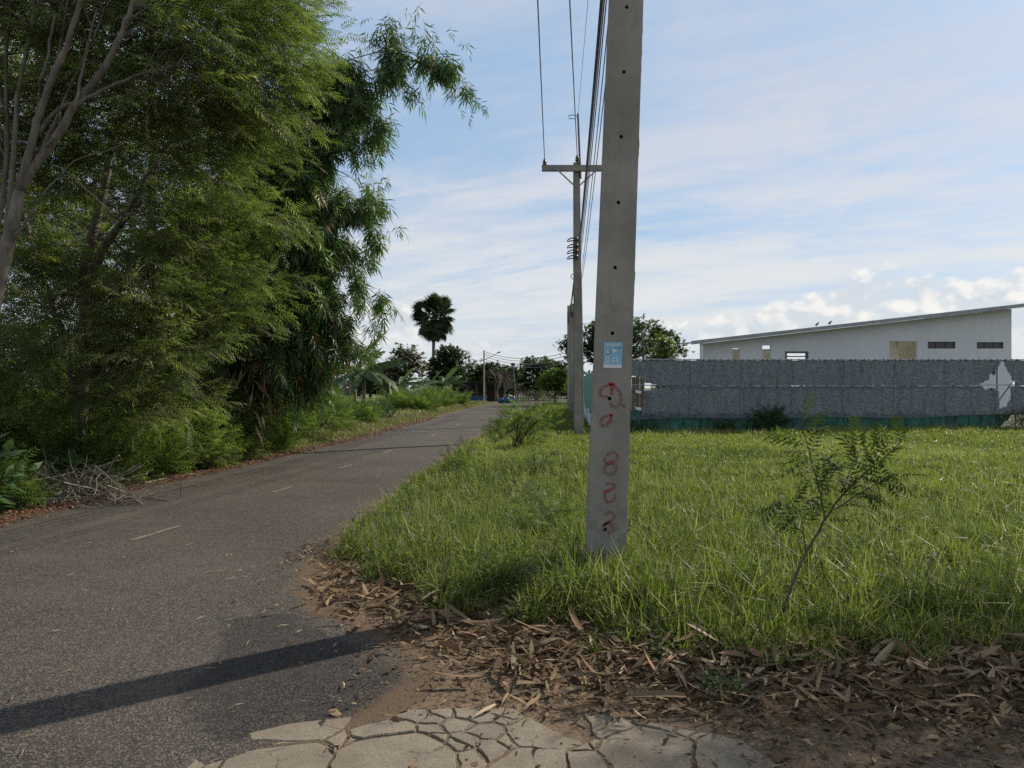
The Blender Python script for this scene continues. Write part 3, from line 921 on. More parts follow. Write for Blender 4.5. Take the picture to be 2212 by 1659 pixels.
NP = (face_x(8.5)[0] + face_x(8.5)[1]) / 2
wire(P(1124, -900, PZ + .1), INS2[0] + [0, -.18, .1], 0.10, 0.013, 'leftmost overhead wire, running to the left end of the crossarm')
wire(P(1189, -900, PZ + .1), INS2[1] + [0, -.18, .1], 0.10, 0.013, 'overhead wire that meets the crossarm right at the pole top')
wire((NP + 0.02, PZ + .1, 10.3), rod_top + [0, -.1, -.02], 0.12, 0.006, 'thin wire reaching the raised rod above the crossarm', 'alu')
bun = [((-0.150, 7.00), (1251.5, 519), .016, 'thick black cable of the bundle, topmost, left of the near pole'), ((-0.142, 6.88), (1252, 533), .015, 'thick black cable second from the top of the bundle beside the near pole'),
       ((-0.130, 6.76), (1253, 545), .010, 'thinner cable of the bundle, third from its top'), ((-0.118, 6.64), (1254, 557), .009, 'lowest cable of the bundle that passes beside the near pole')]
for k, ((ox, hz_), (ex, ey), r, lab) in enumerate(bun):
    A = (NP + ox, PZ + .02, hz_)
    wire(A, P(ex, ey, Z2 - .2), 0.16, r, lab)
wire((NP - .09, PZ + .05, 6.5), P(1256, 592, Z2 - .12), 0.2, 0.008, 'thin telephone wire right of the black bundle', 'alu')
wire((NP - .05, PZ + .05, 6.4), P(1258, 600, Z2 - .12), 0.2, 0.008, 'thinnest wire nearest the left edge of the near pole', 'alu')
# onward spans
zs2 = [P(1246, y_, Z2)[2] for y_ in (519, 533, 545, 557)]
X3, Z3, H3 = poles[0]; X4, Z4, H4 = poles[1]; X5, Z5, H5 = poles[2]
for k in range(3):
    wire((x2 - .17, Z2, zs2[k]), (X3 - .12, Z3, H3 - .15 - .22 * k), .12, .014, ('upper', 'middle', 'lower')[k] + ' wire between the second and the third pole')
    wire((X3 - .12, Z3, H3 - .15 - .22 * k), (X4 - .12, Z4, H4 - .12 - .22 * k), .10, .014, ('upper', 'middle', 'lower')[k] + ' wire between the third and the fourth pole')
    wire((X4 - .12, Z4, H4 - .12 - .22 * k), (X5 - .12, Z5, H5 - .25 - .22 * k), .10, .014, ('upper', 'middle', 'lower')[k] + ' wire between the fourth and the farthest pole')

# ------------------------------------------------------------------ building behind the fence
ZB = 44.0
kB = ZB / F
m, gg, b, _ = mat('white_render')
co = coords(gg)
mp = gg.n('ShaderNodeMapping'); mp.inputs['Scale'].default_value = (1, 1, 0.12); gg.put(mp.inputs[0], co)
n = gg.noise(mp.outputs[0], 1.6, 6, 0.65); n2 = gg.noise(co, 0.4, 4, 0.6); n3 = gg.noise(co, 30, 4, 0.6)
c = gg.mixc(gg.smooth(n2, 0.3, 0.7), (0.58, 0.572, 0.575), (0.64, 0.63, 0.63))
c = gg.mixc(gg.smooth(n, 0.55, 0.8, 0, 0.3), c, (0.40, 0.38, 0.36))
c = gg.mixc(gg.smooth(n3, 0.55, 0.75, 0, 0.08), c, (0.4, 0.39, 0.38))
gg.put(b.inputs['Base Color'], c); b.inputs['Roughness'].default_value = 0.9
M['render'] = m
M['cream'] = plain('bounce_tinted_plaster', (0.66, 0.62, 0.50), 0.9, var=0.08, scale=1)  # cream tone of warm bounced light put into the inner wall colour
M['roof'] = plain('grey_roof_sheet', (0.27, 0.28, 0.28), 0.5, 0.2, var=0.15, scale=2)
M['dark_void'] = plain('dark_glass', (0.03, 0.03, 0.032), 0.2)
M['dark_frame'] = plain('dark_frame', (0.07, 0.065, 0.065), 0.5)


def bx(x): return (x - HX) * kB
def bz(y): return CH + (HY - y) * kB


bld = empty('warehouse', ((bx(1519) + bx(2185)) / 2, ZB + 5, 0), 'white unfinished warehouse with sloping flat roof standing behind the grey net fence', 'building')


def roof_y(x):   # underside of the roof in the photo
    return 742 + (667 - 742) * (x - 1519) / (2185 - 1519)


ops = [(1582, 1598, 752, 0), (1647, 1665, 746, 0), (1698, 1744, 761, 0), (1921, 1981, 737, 0), (2004, 2064, 738, 753), (2110, 2168, 739, 753)]
mb = MB()
TH = 0.18


def wall_piece(xa, xb, za, zb0, zb1):
    """wall prism xa..xb, bottom za, sloping top zb0..zb1"""
    V = [(xa, ZB, za), (xb, ZB, za), (xb, ZB, zb1), (xa, ZB, zb0), (xa, ZB + TH, za), (xb, ZB + TH, za), (xb, ZB + TH, zb1), (xa, ZB + TH, zb0)]
    mb.add(V, [[(0, 1, 2, 3), (5, 4, 7, 6), (1, 5, 6, 2), (4, 0, 3, 7), (3, 2, 6, 7), (0, 4, 5, 1)]])


cur = 1519
for (xa, xb, yt, yb) in ops:
    wall_piece(bx(cur), bx(xa), -0.2, bz(roof_y(cur)), bz(roof_y(xa)))
    wall_piece(bx(xa), bx(xb), bz(yt), bz(roof_y(xa)), bz(roof_y(xb)))
    if yb: wall_piece(bx(xa), bx(xb), -0.2, bz(yb), bz(yb))
    cur = xb
wall_piece(bx(cur), bx(2185), -0.2, bz(roof_y(cur)), bz(roof_y(2185)))
mb.build('front_wall', M['render'], bld)
xr = bx(2185); xl = bx(1519)
mb = MB(); mb.add([(xr - TH, ZB + TH, -.2), (xr, ZB + TH, -.2), (xr, ZB + 9, -.2), (xr - TH, ZB + 9, -.2), (xr - TH, ZB + TH, bz(667)), (xr, ZB + TH, bz(667)), (xr, ZB + 9, bz(667) + .3), (xr - TH, ZB + 9, bz(667) + .3)],
                  [[(0, 3, 2, 1), (4, 5, 6, 7), (0, 1, 5, 4), (1, 2, 6, 5), (2, 3, 7, 6), (3, 0, 4, 7)]])
mb.build('side_wall', M['render'], bld)
# partitions seen through the openings (leaving a gap behind the third opening, open to the far side)
mb = MB()
mb.box(bx(1560) * 1.0727, bx(1628) * 1.0727, ZB + 3.2, ZB + 3.35, .05, 4.0)
mb.box(bx(1640) * 1.0773, bx(1690) * 1.0773, ZB + 3.4, ZB + 3.55, .05, 4.0)
mb.box(bx(1905) * 1.0773, bx(2010) * 1.0773, ZB + 3.4, ZB + 3.55, .05, 4.6)
mb.box(bx(1935) * 1.0318, bx(1941) * 1.0318, ZB + 1.4, ZB + 3.39, .05, 4.6)
mb.build('partition', M['cream'], bld)['kind'] = 'stuff'
MB().box(xl + .3, xr - .3, ZB + TH + .01, ZB + 9, -.1, .04).build('bounce_floor', M['cream'], bld)  # unseen floor added in a pale tone to bounce sunlight onto the partitions
for (xa, xb, yt, yb) in ops[4:]:
    o = MB().box(bx(xa), bx(xb), ZB + 0.11, ZB + 0.13, bz(yb), bz(yt)).build('window', M['dark_void'], bld)
    for q in range(4):
        X = bx(xa + (xb - xa) * q / 3); MB().box(X - .02, X + .02, ZB + .07, ZB + .105, bz(yb), bz(yt)).build('mullion', M['dark_frame'], o)
fr = MB(); xa, xb, yt, _ = ops[2]
fr.box(bx(xa) - .05, bx(xa) + .05, ZB - .02, ZB + .2, 0, bz(yt) + .05); fr.box(bx(xb) - .05, bx(xb) + .05, ZB - .02, ZB + .2, 0, bz(yt) + .05); fr.box(bx(xa) + .051, bx(xb) - .051, ZB - .02, ZB + .2, bz(yt) - .05, bz(yt) + .05)
fr.box(bx(xa) + .051, bx(xb) - .051, ZB - .01, ZB + .1, bz(yt + 9) - .03, bz(yt + 9) + .03)
fr.build('door_frame', M['dark_frame'], bld)
# roof: thin slab with fascia, rising a little to the back
xr0, xr1 = bx(1489), bx(2290)


def rz(x):
    xd = x / kB + HX
    return bz(roof_y(xd))


mb = MB()
for (ya, yb, lift0, lift1, th) in ((ZB - 0.7, ZB - 0.45, -0.02, -0.01, .22), (ZB - 0.449, ZB + 2.6, .05, .16, .10)):  # roof cut short behind the front bay to let daylight onto the partitions
    V = []
    for x in (xr0, xr1):
        for (yy, lf) in ((ya, lift0), (yb, lift1)):
            V += [(x, yy, rz(x) + lf + 0.01), (x, yy, rz(x) + lf + th)]
    mb.add(V, [[(0, 1, 3, 2), (4, 6, 7, 5), (0, 4, 5, 1), (2, 3, 7, 6), (1, 5, 7, 3), (0, 2, 6, 4)]])
mb.build('roof', M['roof'], bld)
mb = MB(); mb.box(bx(1508), bx(1514), ZB - .55, ZB - .38, -.1, rz(bx(1511)) + .005); mb.build('post', M['render'], bld)
for (x_, w_) in ((1608, 4), (1690, 3), (1725, 5)):
    pass
M['bird'] = plain('bird_feather', (0.06, 0.055, 0.05), 0.8)
for (xb_, yb_, lab) in ((1764, 701.5, 'small dark bird sitting on the roof edge, lower left one'), (1792, 697, 'small dark bird sitting on the roof edge, upper right one')):
    X = (xb_ - HX) / F * (ZB - .55); zb_ = rz(X) + .2
    o = empty('bird', (X, ZB - .58, zb_), lab, 'bird', 'birds on the roof')
    mb = MB(); mb.tube([(X - .13, ZB - .58, zb_ + .10), (X - .06, ZB - .58, zb_ + .10), (X, ZB - .58, zb_ + .13), (X + .05, ZB - .58, zb_ + .19), (X + .08, ZB - .58, zb_ + .23), (X + .11, ZB - .58, zb_ + .235), (X + .15, ZB - .58, zb_ + .225)], [.012, .035, .058, .045, .034, .026, .004], 8)
    mb.build('body', M['bird'], o, True)
    for s in (-1, 1):
        MB().tube([(X, ZB - .58 + s * .02, zb_ - .01), (X, ZB - .58 + s * .02, zb_ + .09)], .006, 5).build('leg', M['bird'], o)

# ------------------------------------------------------------------ net fence
ZF = 26.0
kF = ZF / F
def fx(x): return (x - HX) * kF
def fz(y): return CH + (HY - y) * kF


m, gg, b, out = mat('grey_shade_net')
co = coords(gg)
mp = gg.n('ShaderNodeMapping'); mp.inputs['Scale'].default_value = (0.40, 1, 1.9); gg.put(mp.inputs[0], co)
n = gg.noise(mp.outputs[0], 22, 6, 0.75, 0.4); n2 = gg.noise(co, 0.9, 4, 0.6); n3 = gg.noise(mp.outputs[0], 52, 3, 0.7)
v = gg.m('ADD', gg.m('MULTIPLY', n, 0.65), gg.m('MULTIPLY', n3, 0.4))
c = gg.ramp(gg.smooth(v, 0.36, 0.72), [(0.0, (0.040, 0.052, 0.058)), (0.45, (0.112, 0.136, 0.150)), (1.0, (0.25, 0.295, 0.32))])
c = gg.mixc(gg.smooth(n2, 0.45, 0.75, 0, 0.35), c, (0.09, 0.10, 0.12))
gg.put(b.inputs['Base Color'], c); b.inputs['Roughness'].default_value = 0.5
tr = gg.n('ShaderNodeBsdfTranslucent'); gg.put(tr.inputs[0], c)
mx = gg.n('ShaderNodeMixShader'); mx.inputs[0].default_value = 0.12
gg.nt.links.new(b.outputs[0], mx.inputs[1]); gg.nt.links.new(tr.outputs[0], mx.inputs[2]); gg.nt.links.new(mx.outputs[0], out.inputs[0])
gg.put(b.inputs['Normal'], gg.bump(n, 0.8, 0.04))
M['net'] = m
m, gg, b, out = mat('green_shade_net')
co = coords(gg)
n = gg.noise(co, 1.5, 6, 0.65)
c = gg.mixc(gg.smooth(n, 0.35, 0.7), (0.008, 0.036, 0.030), (0.016, 0.082, 0.062))
gg.put(b.inputs['Base Color'], c); b.inputs['Roughness'].default_value = 0.5
tr = gg.n('ShaderNodeBsdfTranslucent'); gg.put(tr.inputs[0], c)
mx = gg.n('ShaderNodeMixShader'); mx.inputs[0].default_value = 0.22
gg.nt.links.new(b.outputs[0], mx.inputs[1]); gg.nt.links.new(tr.outputs[0], mx.inputs[2]); gg.nt.links.new(mx.outputs[0], out.inputs[0])
M['green_net'] = m
M['rope'] = plain('pale_rope', (0.45, 0.46, 0.48), 0.7)
M['wood'] = plain('weathered_board', (0.18, 0.145, 0.11), 0.85, var=0.4, scale=8, dirt=(0.09, 0.07, 0.055))


def inside(px_, py_, poly):
    r = np.zeros(px_.shape, bool)
    n = len(poly)
    for k in range(n):
        (x0, y0), (x1, y1) = poly[k], poly[(k + 1) % n]
        cnd = ((y0 > py_) != (y1 > py_)) & (px_ < (x1 - x0) * (py_ - y0) / (y1 - y0 + 1e-9) + x0)
        r ^= cnd
    return r


fence = empty('net_fence', (fx(1800), ZF, 0), 'fence of torn grey shade netting with green net along its foot, before the warehouse', 'fence')


def net(name, xa, xb, ya, yb, material, holes, seed, amp=0.03, yoff=0.0, step=2.6, bot=None):
    nxg = int((xb - xa) / step); nyg = max(5, int((yb - ya) / step))
    gx = np.linspace(xa, xb, nxg + 1); gy = np.linspace(ya, yb, nyg + 1)
    X, Y = np.meshgrid(gx, gy)
    Y = Y + (1 - (Y - ya) / (yb - ya)) * (1.3 * np.abs(np.sin(np.pi * (X - 1292) / 27.4)) + .8 * (vnoise(X * .08, X * 0, seed) - .3))
    if bot is not None:   # wavy lower hem
        tt = (Y - ya) / (yb - ya)
        Y = Y + tt * bot(X)
    dep = (vnoise(X * 0.11, Y * 0.03, seed) - .5) * amp * 4 + (vnoise(X * 0.35, Y * .15, seed + 5) - .5) * amp
    V = np.stack([fx(X), np.full_like(X, ZF - yoff) + dep, fz(Y)], -1).reshape(-1, 3)
    n = nxg + 1
    i = np.arange(nyg)[:, None] * n; j = np.arange(nxg)[None, :]
    Q = np.stack([i + j, i + j + n, i + j + n + 1, i + j + 1], -1)
    cx = (X[:-1, :-1] + X[1:, 1:]) / 2; cy = (Y[:-1, :-1] + Y[1:, 1:]) / 2
    keep = np.ones(cx.shape, bool)
    jx = cx + (vnoise(cx * .5, cy * .5, 31) - .5) * 5; jy = cy + (vnoise(cx * .5, cy * .5, 37) - .5) * 5
    for h in holes: keep &= ~inside(jx, jy, h)
    return link(name, np_mesh(name, V, [Q[keep].reshape(-1, 4)], material, smooth=True), fence)


HU = [[(2164, 778), (2192, 830), (2193, 836), (2100, 836), (2138, 820), (2140, 806), (2156, 796)], [(1200, 806), (1384, 813), (1392, 826), (1440, 836), (1200, 838)]]
HL = [[(2108, 828), (2188, 828), (2180, 860), (2172, 876), (2159, 884), (2156, 846), (2146, 839), (2130, 841)], [(1200, 828), (1450, 832), (1391, 844), (1392, 862), (1385, 896), (1200, 900)]]
net('upper_net', 1290, 2330, 777, 833, M['net'], HU, 3, bot=lambda X: 0 * X)
net('lower_net', 1290, 2330, 832.5, 893, M['net'], HL, 8, yoff=0.03, bot=lambda X: np.interp(X, [1290, 1900, 2200, 2330], [13, 9, 3, 0]) + 2 * np.sin(X * .02))
net('green_net', 1290, 2190, 886, 936, M['green_net'], [[(2150, 940), (2195, 890), (2195, 940)]], 12, yoff=-0.06, amp=.05)
# hanging torn flaps
for (pts, thk) in (([(2140, 806), (2147, 812), (2152, 806), (2149, 799)], .1), ([(2130, 841), (2142, 845), (2154, 856), (2156, 846), (2146, 839)], .12), ([(1392, 845), (1388, 856), (1396, 872), (1404, 850)], .12), ([(2188, 832), (2181, 838), (2186, 852), (2196, 846)], .1)):
    fl = MB(); fl.add([P(x, y, ZF - thk - .04 * k) for k, (x, y) in enumerate(pts)], [[list(range(len(pts)))]])
    fl.build('torn_flap', M['net'], fence)
MB().tube([(fx(1290), ZF, fz(776)), (fx(1700), ZF, fz(776.4)), (fx(2330), ZF, fz(777))], 0.018, 6).build('top_rail', M['rope'], fence)
MB().tube([(fx(1290), ZF + .06, fz(832)), (fx(1700), ZF + .06, fz(832)), (fx(2330), ZF + .06, fz(831))], 0.02, 6).build('middle_rail', M['metal'], fence)
MB().tube([(fx(2197), ZF + .08, fz(817)), (fx(2157), ZF + .08, fz(870))], 0.018, 6).build('stay', M['dark_metal'], fence)
pm = None
for xx in (1292, 1391, 1500, 1610, 1720, 1830, 1940, 2050, 2158, 2198, 2300):
    o = MB().tube([(fx(xx), ZF + .11, -.1), (fx(xx), ZF + .11, fz(778))], 0.02, 7).build('post', M['dark_metal'], fence)
tie = MB(); tie.tube([(0, -.03, -.055), (.006, -.035, .0), (-.004, -.02, .03)], [.012, .016, .01], 5)
tme = tie.mesh('tie', M['cable'])
for k, xx in enumerate(np.linspace(1366, 2210, 62)):
    o = bpy.data.objects.new('tie', tme); COL.objects.link(o); o.parent = fence
    o.location = Vector((fx(xx + rng.uniform(-3, 3)), ZF, fz(777))) - fence.location
# boards leaning behind the torn left end
bs = empty('board_stack', (fx(1375), ZF + .6, 0), 'weathered boards leaning behind the torn left end of the net fence', 'boards')
for k in range(5):
    xx = 1352 + k * 9
    mb = MB(); mb.box(fx(xx), fx(xx + 8.4), ZF + .5 + .02 * (k % 2), ZF + .53 + .02 * (k % 2), -.05, fz(806 + 4 * (k % 3))); mb.build('board', M['wood'], bs)
# white flat scraps at the left end
for (xa, ya, xb, yb) in ((1372, 842, 1386, 848), (1371, 878, 1386, 884)):
    V = [P(xa, ya, ZF - .35), P(xb, ya + 3, ZF - .3), P(xb - 2, yb + 3, ZF - .38), P(xa + 2, yb, ZF - .42)]
    V2 = [v + np.array([0, .02, .0]) for v in V]
    link('scrap', np_mesh('scrap', np.array(V + V2), [np.array([(0, 1, 2, 3), (7, 6, 5, 4), (0, 4, 5, 1), (1, 5, 6, 2), (2, 6, 7, 3), (3, 7, 4, 0)])], M['rope']), bs)

# the green sheet fence that follows the road
gf = empty('sheet_fence', (fx(1285), ZF + 12, 0), 'green sheet fence receding along the road beyond the second pole', 'fence')
xa0, xa1 = fx(1288), (1262 - HX) / F * 50
M['green_sheet'] = plain('green_sheet', (0.03, 0.22, 0.15), 0.5, var=0.2, scale=1.2, dirt=(0.02, 0.13, 0.09))
for k in range(8):
    t0, t1 = k / 8, (k + .985) / 8
    V = []
    hh = 2.25 + .08 * rng.normal()
    for t in (t0, t1):
        X = xa0 + (xa1 - xa0) * t; Y = ZF + .3 + (50 - ZF) * t
        V += [(X, Y, 0.35), (X, Y, hh), (X + .05, Y, 0.35), (X + .05, Y, hh)]
    link('sheet', np_mesh('sheet', V, [[(0, 1, 5, 4), (2, 6, 7, 3), (1, 3, 7, 5), (0, 4, 6, 2), (0, 2, 3, 1), (4, 5, 7, 6)]], M['green_sheet']), gf)
    X = xa0 + (xa1 - xa0) * t0; Y = ZF + .3 + (50 - ZF) * t0
    MB().tube([(X + .1, Y, -.1), (X + .1, Y, 2.3)], .04, 6).build('post', M['metal'], gf)
    MB().box(X - .04, X - .01, Y + .2, Y + 1.8, .1, .5 + .1 * (k % 3)).build('lower_panel', M['rope'], gf)

# ================================================================== vegetation
# leaf templates (V, F): Y along the leaf, Z its upper side
def diamond(L=1.0, wd=0.12, droop=0.12, base=0.35):
    return (np.array([(0, 0, 0), (wd, L * base, 0.02), (0, L * .55, .05 - droop * .3), (-wd, L * base, 0.02), (0, L, -droop)]),
            np.array([(0, 1, 2), (0, 2, 3), (1, 4, 2), (3, 2, 4)]))


def kite(L=1.0, wd=0.12, droop=0.1, base=0.4):
    return (np.array([(0, 0, 0), (wd, L * base, 0.0), (-wd, L * base, 0.0), (0, L, -droop)]), np.array([(0, 1, 2), (1, 3, 2)]))


def join(parts):
    V = []; Fs = []; n = 0
    for v, f in parts:
        V.append(v); Fs.append(f + n); n += len(v)
    return np.concatenate(V), np.concatenate(Fs)


def xf(t, off, rz_=0.0, rx_=0.0, s=1.0):
    v, f = t
    c, si = math.cos(rz_), math.sin(rz_)
    Rz = np.array([[c, -si, 0], [si, c, 0], [0, 0, 1]])
    c, si = math.cos(rx_), math.sin(rx_)
    Rx = np.array([[1, 0, 0], [0, c, -si], [0, si, c]])
    return (v * s) @ Rx.T @ Rz.T + np.array(off), f


def feather(pairs=7, wd=0.10, droop=0.22, seed=0):
    """twice-pinnate leaf about 1 long: pairs of narrow pinnae along a rachis"""
    r = np.random.default_rng(seed)
    parts = []
    for k in range(pairs):
        t = 0.18 + 0.80 * k / (pairs - 1)
        ln = 0.36 * (1 - 0.45 * abs(t - .5) * 2 * .6) * r.uniform(.85, 1.1)
        for s in (-1, 1):
            parts.append(xf(kite(1, wd, 0.25), (0, t, -droop * t * t), s * -R(62 - 18 * t + r.normal(0, 6)), R(r.normal(-8, 10)), ln))
    parts.append((np.array([(0.008, 0, 0), (-0.008, 0, 0), (0, 1, -droop)]), np.array([(0, 1, 2)])))
    return join(parts)


def bamboo_spray(n=7, seed=0):
    """twig tip with drooping lance-shaped leaves, about 1 long"""
    r = np.random.default_rng(seed)
    parts = []
    for k in range(n):
        t = k / (n - 1)
        parts.append(xf(kite(1, 0.062, 0.15, .38), (0, t * .55, -.12 * t * t), R((-1) ** k * (58 - 42 * t) + r.normal(0, 9)), R(-22 + r.normal(0, 14)), r.uniform(.5, .72)))
    parts.append((np.array([(0.008, -.2, .05), (-0.008, -.2, .05), (0, .6, -.12)]), np.array([(0, 1, 2)])))
    return join(parts)


FEATH = [feather(7, .10, .2, 1), feather(8, .09, .32, 2), feather(6, .11, .1, 3)]
FEATH_FAR = [feather(5, .16, .2, 4)]
BAMB = [bamboo_spray(7, 1), bamboo_spray(6, 2), bamboo_spray(8, 3)]
OVAL = [diamond(1, .26, .15, .4), diamond(1, .22, .25, .45)]
TUFT = [join([xf(kite(1, .28, .15), (0, 0, 0), R(a), R(b_), s_) for a, b_, s_ in ((0, 10, 1), (75, -15, .9), (150, 20, .85), (230, -10, .9), (300, 15, 1))])]


def scatter(mb, tmpls, pos, dirs, size, tint, up=None):
    pos = np.asarray(pos); N = len(pos)
    pick = rng.integers(0, len(tmpls), N)
    X, Y, Z = frames(np.asarray(dirs, float), up)
    size = np.broadcast_to(size, (N,)); tint = np.broadcast_to(tint, (N,))
    for k, t in enumerate(tmpls):
        q = pick == k
        mb.leaves(t, pos[q], X[q], Y[q], Z[q], size[q], tint[q])


def blob_points(blobs, n, shell=0.55):
    """clump centres in a set of ellipsoids (centre, radii); returns centre, outward direction"""
    vol = np.array([b_[1][0] * b_[1][1] * b_[1][2] for b_ in blobs]) ** (2 / 3)
    cnt = rng.multinomial(n, vol / vol.sum())
    Ps = []; Ds = []
    for (c, r), k in zip(blobs, cnt):
        d = unit(k)
        rr = (shell ** 3 + (1 - shell ** 3) * rng.random(k)) ** (1 / 3)
        lump = 0.82 + 0.36 * vnoise(d[:, 0] * 2.2 + c[0], d[:, 1] * 2.2 + d[:, 2] * 2.2 + c[2], 5)
        Ps.append(np.array(c) + d * (rr * lump)[:, None] * np.array(r)); Ds.append(d)
    return np.concatenate(Ps), np.concatenate(Ds)


def limb(mb, pts, r0, r1, nseg=8, wob=0.0):
    pts = np.asarray(pts, float)
    d = np.concatenate([[0], np.cumsum(np.linalg.norm(np.diff(pts, axis=0), axis=1))])
    t = np.linspace(0, d[-1], max(5, len(pts) * 3))
    q = np.stack([np.interp(t, d, pts[:, k]) for k in range(3)], -1)
    for _ in range(3):
        q[1:-1] = 0.5 * q[1:-1] + 0.25 * (q[:-2] + q[2:])
    if wob: q[1:-1] += rng.normal(0, wob, (len(q) - 2, 3))
    rad = np.linspace(r0, r1, len(q)) * (1 + 0.05 * rng.normal(size=len(q)).clip(-1, 1))
    mb.tube(q, rad, nseg)
    return q


def twigs_to(mb, skel, targets, r=0.012, nmax=400):
    """thin curved twigs from the nearest skeleton point to clump centres"""
    skel = np.asarray(skel)
    idx = rng.permutation(len(targets))[:nmax]
    for k in idx:
        p = targets[k]
        d = np.linalg.norm(skel - p, axis=1)
        cand = np.argsort(d)[:14]; a = skel[cand[rng.integers(len(cand))]]
        if np.linalg.norm(p - a) > 1.7: continue
        mid = (a + p) / 2 + rng.normal(0, .1, 3) * np.linalg.norm(p - a) + [0, 0, .08 * np.linalg.norm(p - a)]
        mb.tube([a, mid, p], [r * 1.3, r, r * .4], 4, cap=False)


def sprigs(C, D, per, L, size, lift=.18, spread=.55):
    """twigs through the points C pointing about D, with compound leaves set alternately along them;
    returns leaf positions, directions, up vectors and the twig poly-lines"""
    n = len(C)
    d = D * .75 + unit(n) * spread; d[:, 2] = d[:, 2] * .55 + lift
    d /= np.linalg.norm(d, axis=1, keepdims=True)
    Ls = L * rng.uniform(.6, 1.25, n)
    side = np.cross(d, np.tile([0, 0, 1.0], (n, 1)) + rng.normal(0, .25, (n, 3))); side /= np.linalg.norm(side, axis=1, keepdims=True) + 1e-9
    up = np.cross(side, d)
    a = C - d * (Ls * .5)[:, None]
    pos = []; dirs = []; ups = []
    for k in range(per):
        t = (k + rng.random(n) * .6) / per
        sg = 1 if k % 2 else -1
        p = a + d * (Ls * t)[:, None]; p[:, 2] -= .22 * Ls * t * t
        ld = side * sg * rng.uniform(.6, 1.0, (n, 1)) * (1 - .55 * t)[:, None] + d * (.45 + .5 * t)[:, None] + rng.normal(0, .16, (n, 3))
        ld[:, 2] -= .10
        pos.append(p + rng.normal(0, .015, p.shape)); dirs.append(ld); ups.append(up + rng.normal(0, .22, up.shape))
    mid = a + d * (Ls * .55)[:, None]; mid[:, 2] -= .22 * Ls * .3
    end = a + d * Ls[:, None]; end[:, 2] -= .22 * Ls
    return np.concatenate(pos), np.concatenate(dirs), np.concatenate(ups), np.stack([a, mid, end], 1)


def ground_z(x, y): return float(height(np.array([x]), np.array([y]))[0])


def keep_clear(pos, dirs, fn):
    k = fn(pos)
    return pos[k], dirs[k]


# ------------------------------------------------------------------ grass
bl_t = (np.array([(-.5, 0, 0), (.5, 0, 0), (.36, .5, 0.06), (-.36, .5, 0.06), (0, 1, .28)]), np.array([(0, 1, 2), (0, 2, 3), (3, 2, 4)]))


def grass_field(name, xy, h, wd, tint, material, lean=0.30):
    N = len(xy)
    z = height(xy[:, 0], xy[:, 1]) - 0.01
    az_ = rng.uniform(0, 2 * math.pi, N)
    ln = np.abs(rng.normal(0, lean, N)) + .04
    up = np.stack([np.cos(az_) * ln, np.sin(az_) * ln, np.ones(N)], -1)
    up /= np.linalg.norm(up, axis=1, keepdims=True)
    a2 = rng.uniform(0, 2 * math.pi, N)
    side = np.stack([np.cos(a2), np.sin(a2), np.zeros(N)], -1)
    side -= up * np.sum(side * up, 1, keepdims=True); side /= np.linalg.norm(side, axis=1, keepdims=True)
    nrm = np.cross(side, up)
    base = np.column_stack([xy, z])
    tv, tf = bl_t
    bend = np.abs(rng.normal(0, 1.5, N)) + .15
    V = base[:, None, :] + side[:, None, :] * (tv[None, :, 0] * wd[:, None])[..., None] + up[:, None, :] * (tv[None, :, 1] * h[:, None])[..., None] + nrm[:, None, :] * (tv[None, :, 2] * (h * bend)[:, None])[..., None]
    V[:, 4, 2] -= (bend * .13 * h)
    Fi = tf[None] + (np.arange(N) * 5)[:, None, None]
    me = np_mesh(name, V.reshape(-1, 3), [Fi.reshape(-1, 3)], material, [np.repeat(tint, 3)])
    return link(name, me)


def grass_xy(n, y0, y1, power=1.35):
    u = rng.random(n); a = 1 - power
    y = (y0 ** a + u * (y1 ** a - y0 ** a)) ** (1 / a)
    lo = np.maximum(right_edge(y) - .05, -3); hi = 0.70 * y + 1.6
    x = lo + rng.random(n) * (hi - lo)
    front = lerp_table(GF, x)
    edge = (y - front) + (vnoise(x * 2.2, y * 2.2, 44) - .5) * 1.1
    ok = edge > rng.random(n) * .45
    ok &= (y < ZF - .15) | (x < fx(1288) - .1)
    # nothing grows inside the poles
    ok &= ~((np.abs(x - .745) < .17) & (np.abs(y - PZ - .12) < .13))
    return x[ok], y[ok], edge[ok]


x, y, e = grass_xy(385000, 4.0, 27.0, 1.45)
patch = vnoise(x * .35, y * .35, 21); fine = vnoise(x * 1.9, y * 1.9, 22)
nearpole = 1.5 * np.exp(-((x - .9) ** 2 + (y - 5.6) ** 2) / .9)
h = (0.03 + 0.15 * fine + .07 * patch) * (0.45 + .55 * sstep(e, 0, 1.3)) * rng.uniform(.5, 1.3, len(x)) + .10 * nearpole * rng.random(len(x))
h *= 1 + .35 * sstep(fine, .62, .8)
h *= np.where(x < right_edge(y) + .5, .8, 1) * (1 + .25 * (x < .5) * (y < 14)) * (1 + .22 * sstep(y, 17, 24))
wd = (0.0034 + 0.00085 * y) * rng.uniform(.6, 1.6, len(x))
tint = np.clip(.44 + .95 * (patch - .5) + .45 * (fine - .5) + rng.normal(0, .23, len(x)) + .24 * sstep(y, 7, 20) - .10 * (1 - sstep(e, 0, 1.6)), 0, .93)
dry = rng.random(len(x)) < .045 + .12 * (1 - sstep(e, 0, .9))
tint[dry] = rng.uniform(.9, 1, dry.sum())
o = grass_field('grass', np.stack([x, y], -1), h, wd, tint, M['grass'], .52)
setp(o, 'tall bright green grass filling the field around the near pole up to the net fence', 'grass', kind='stuff')
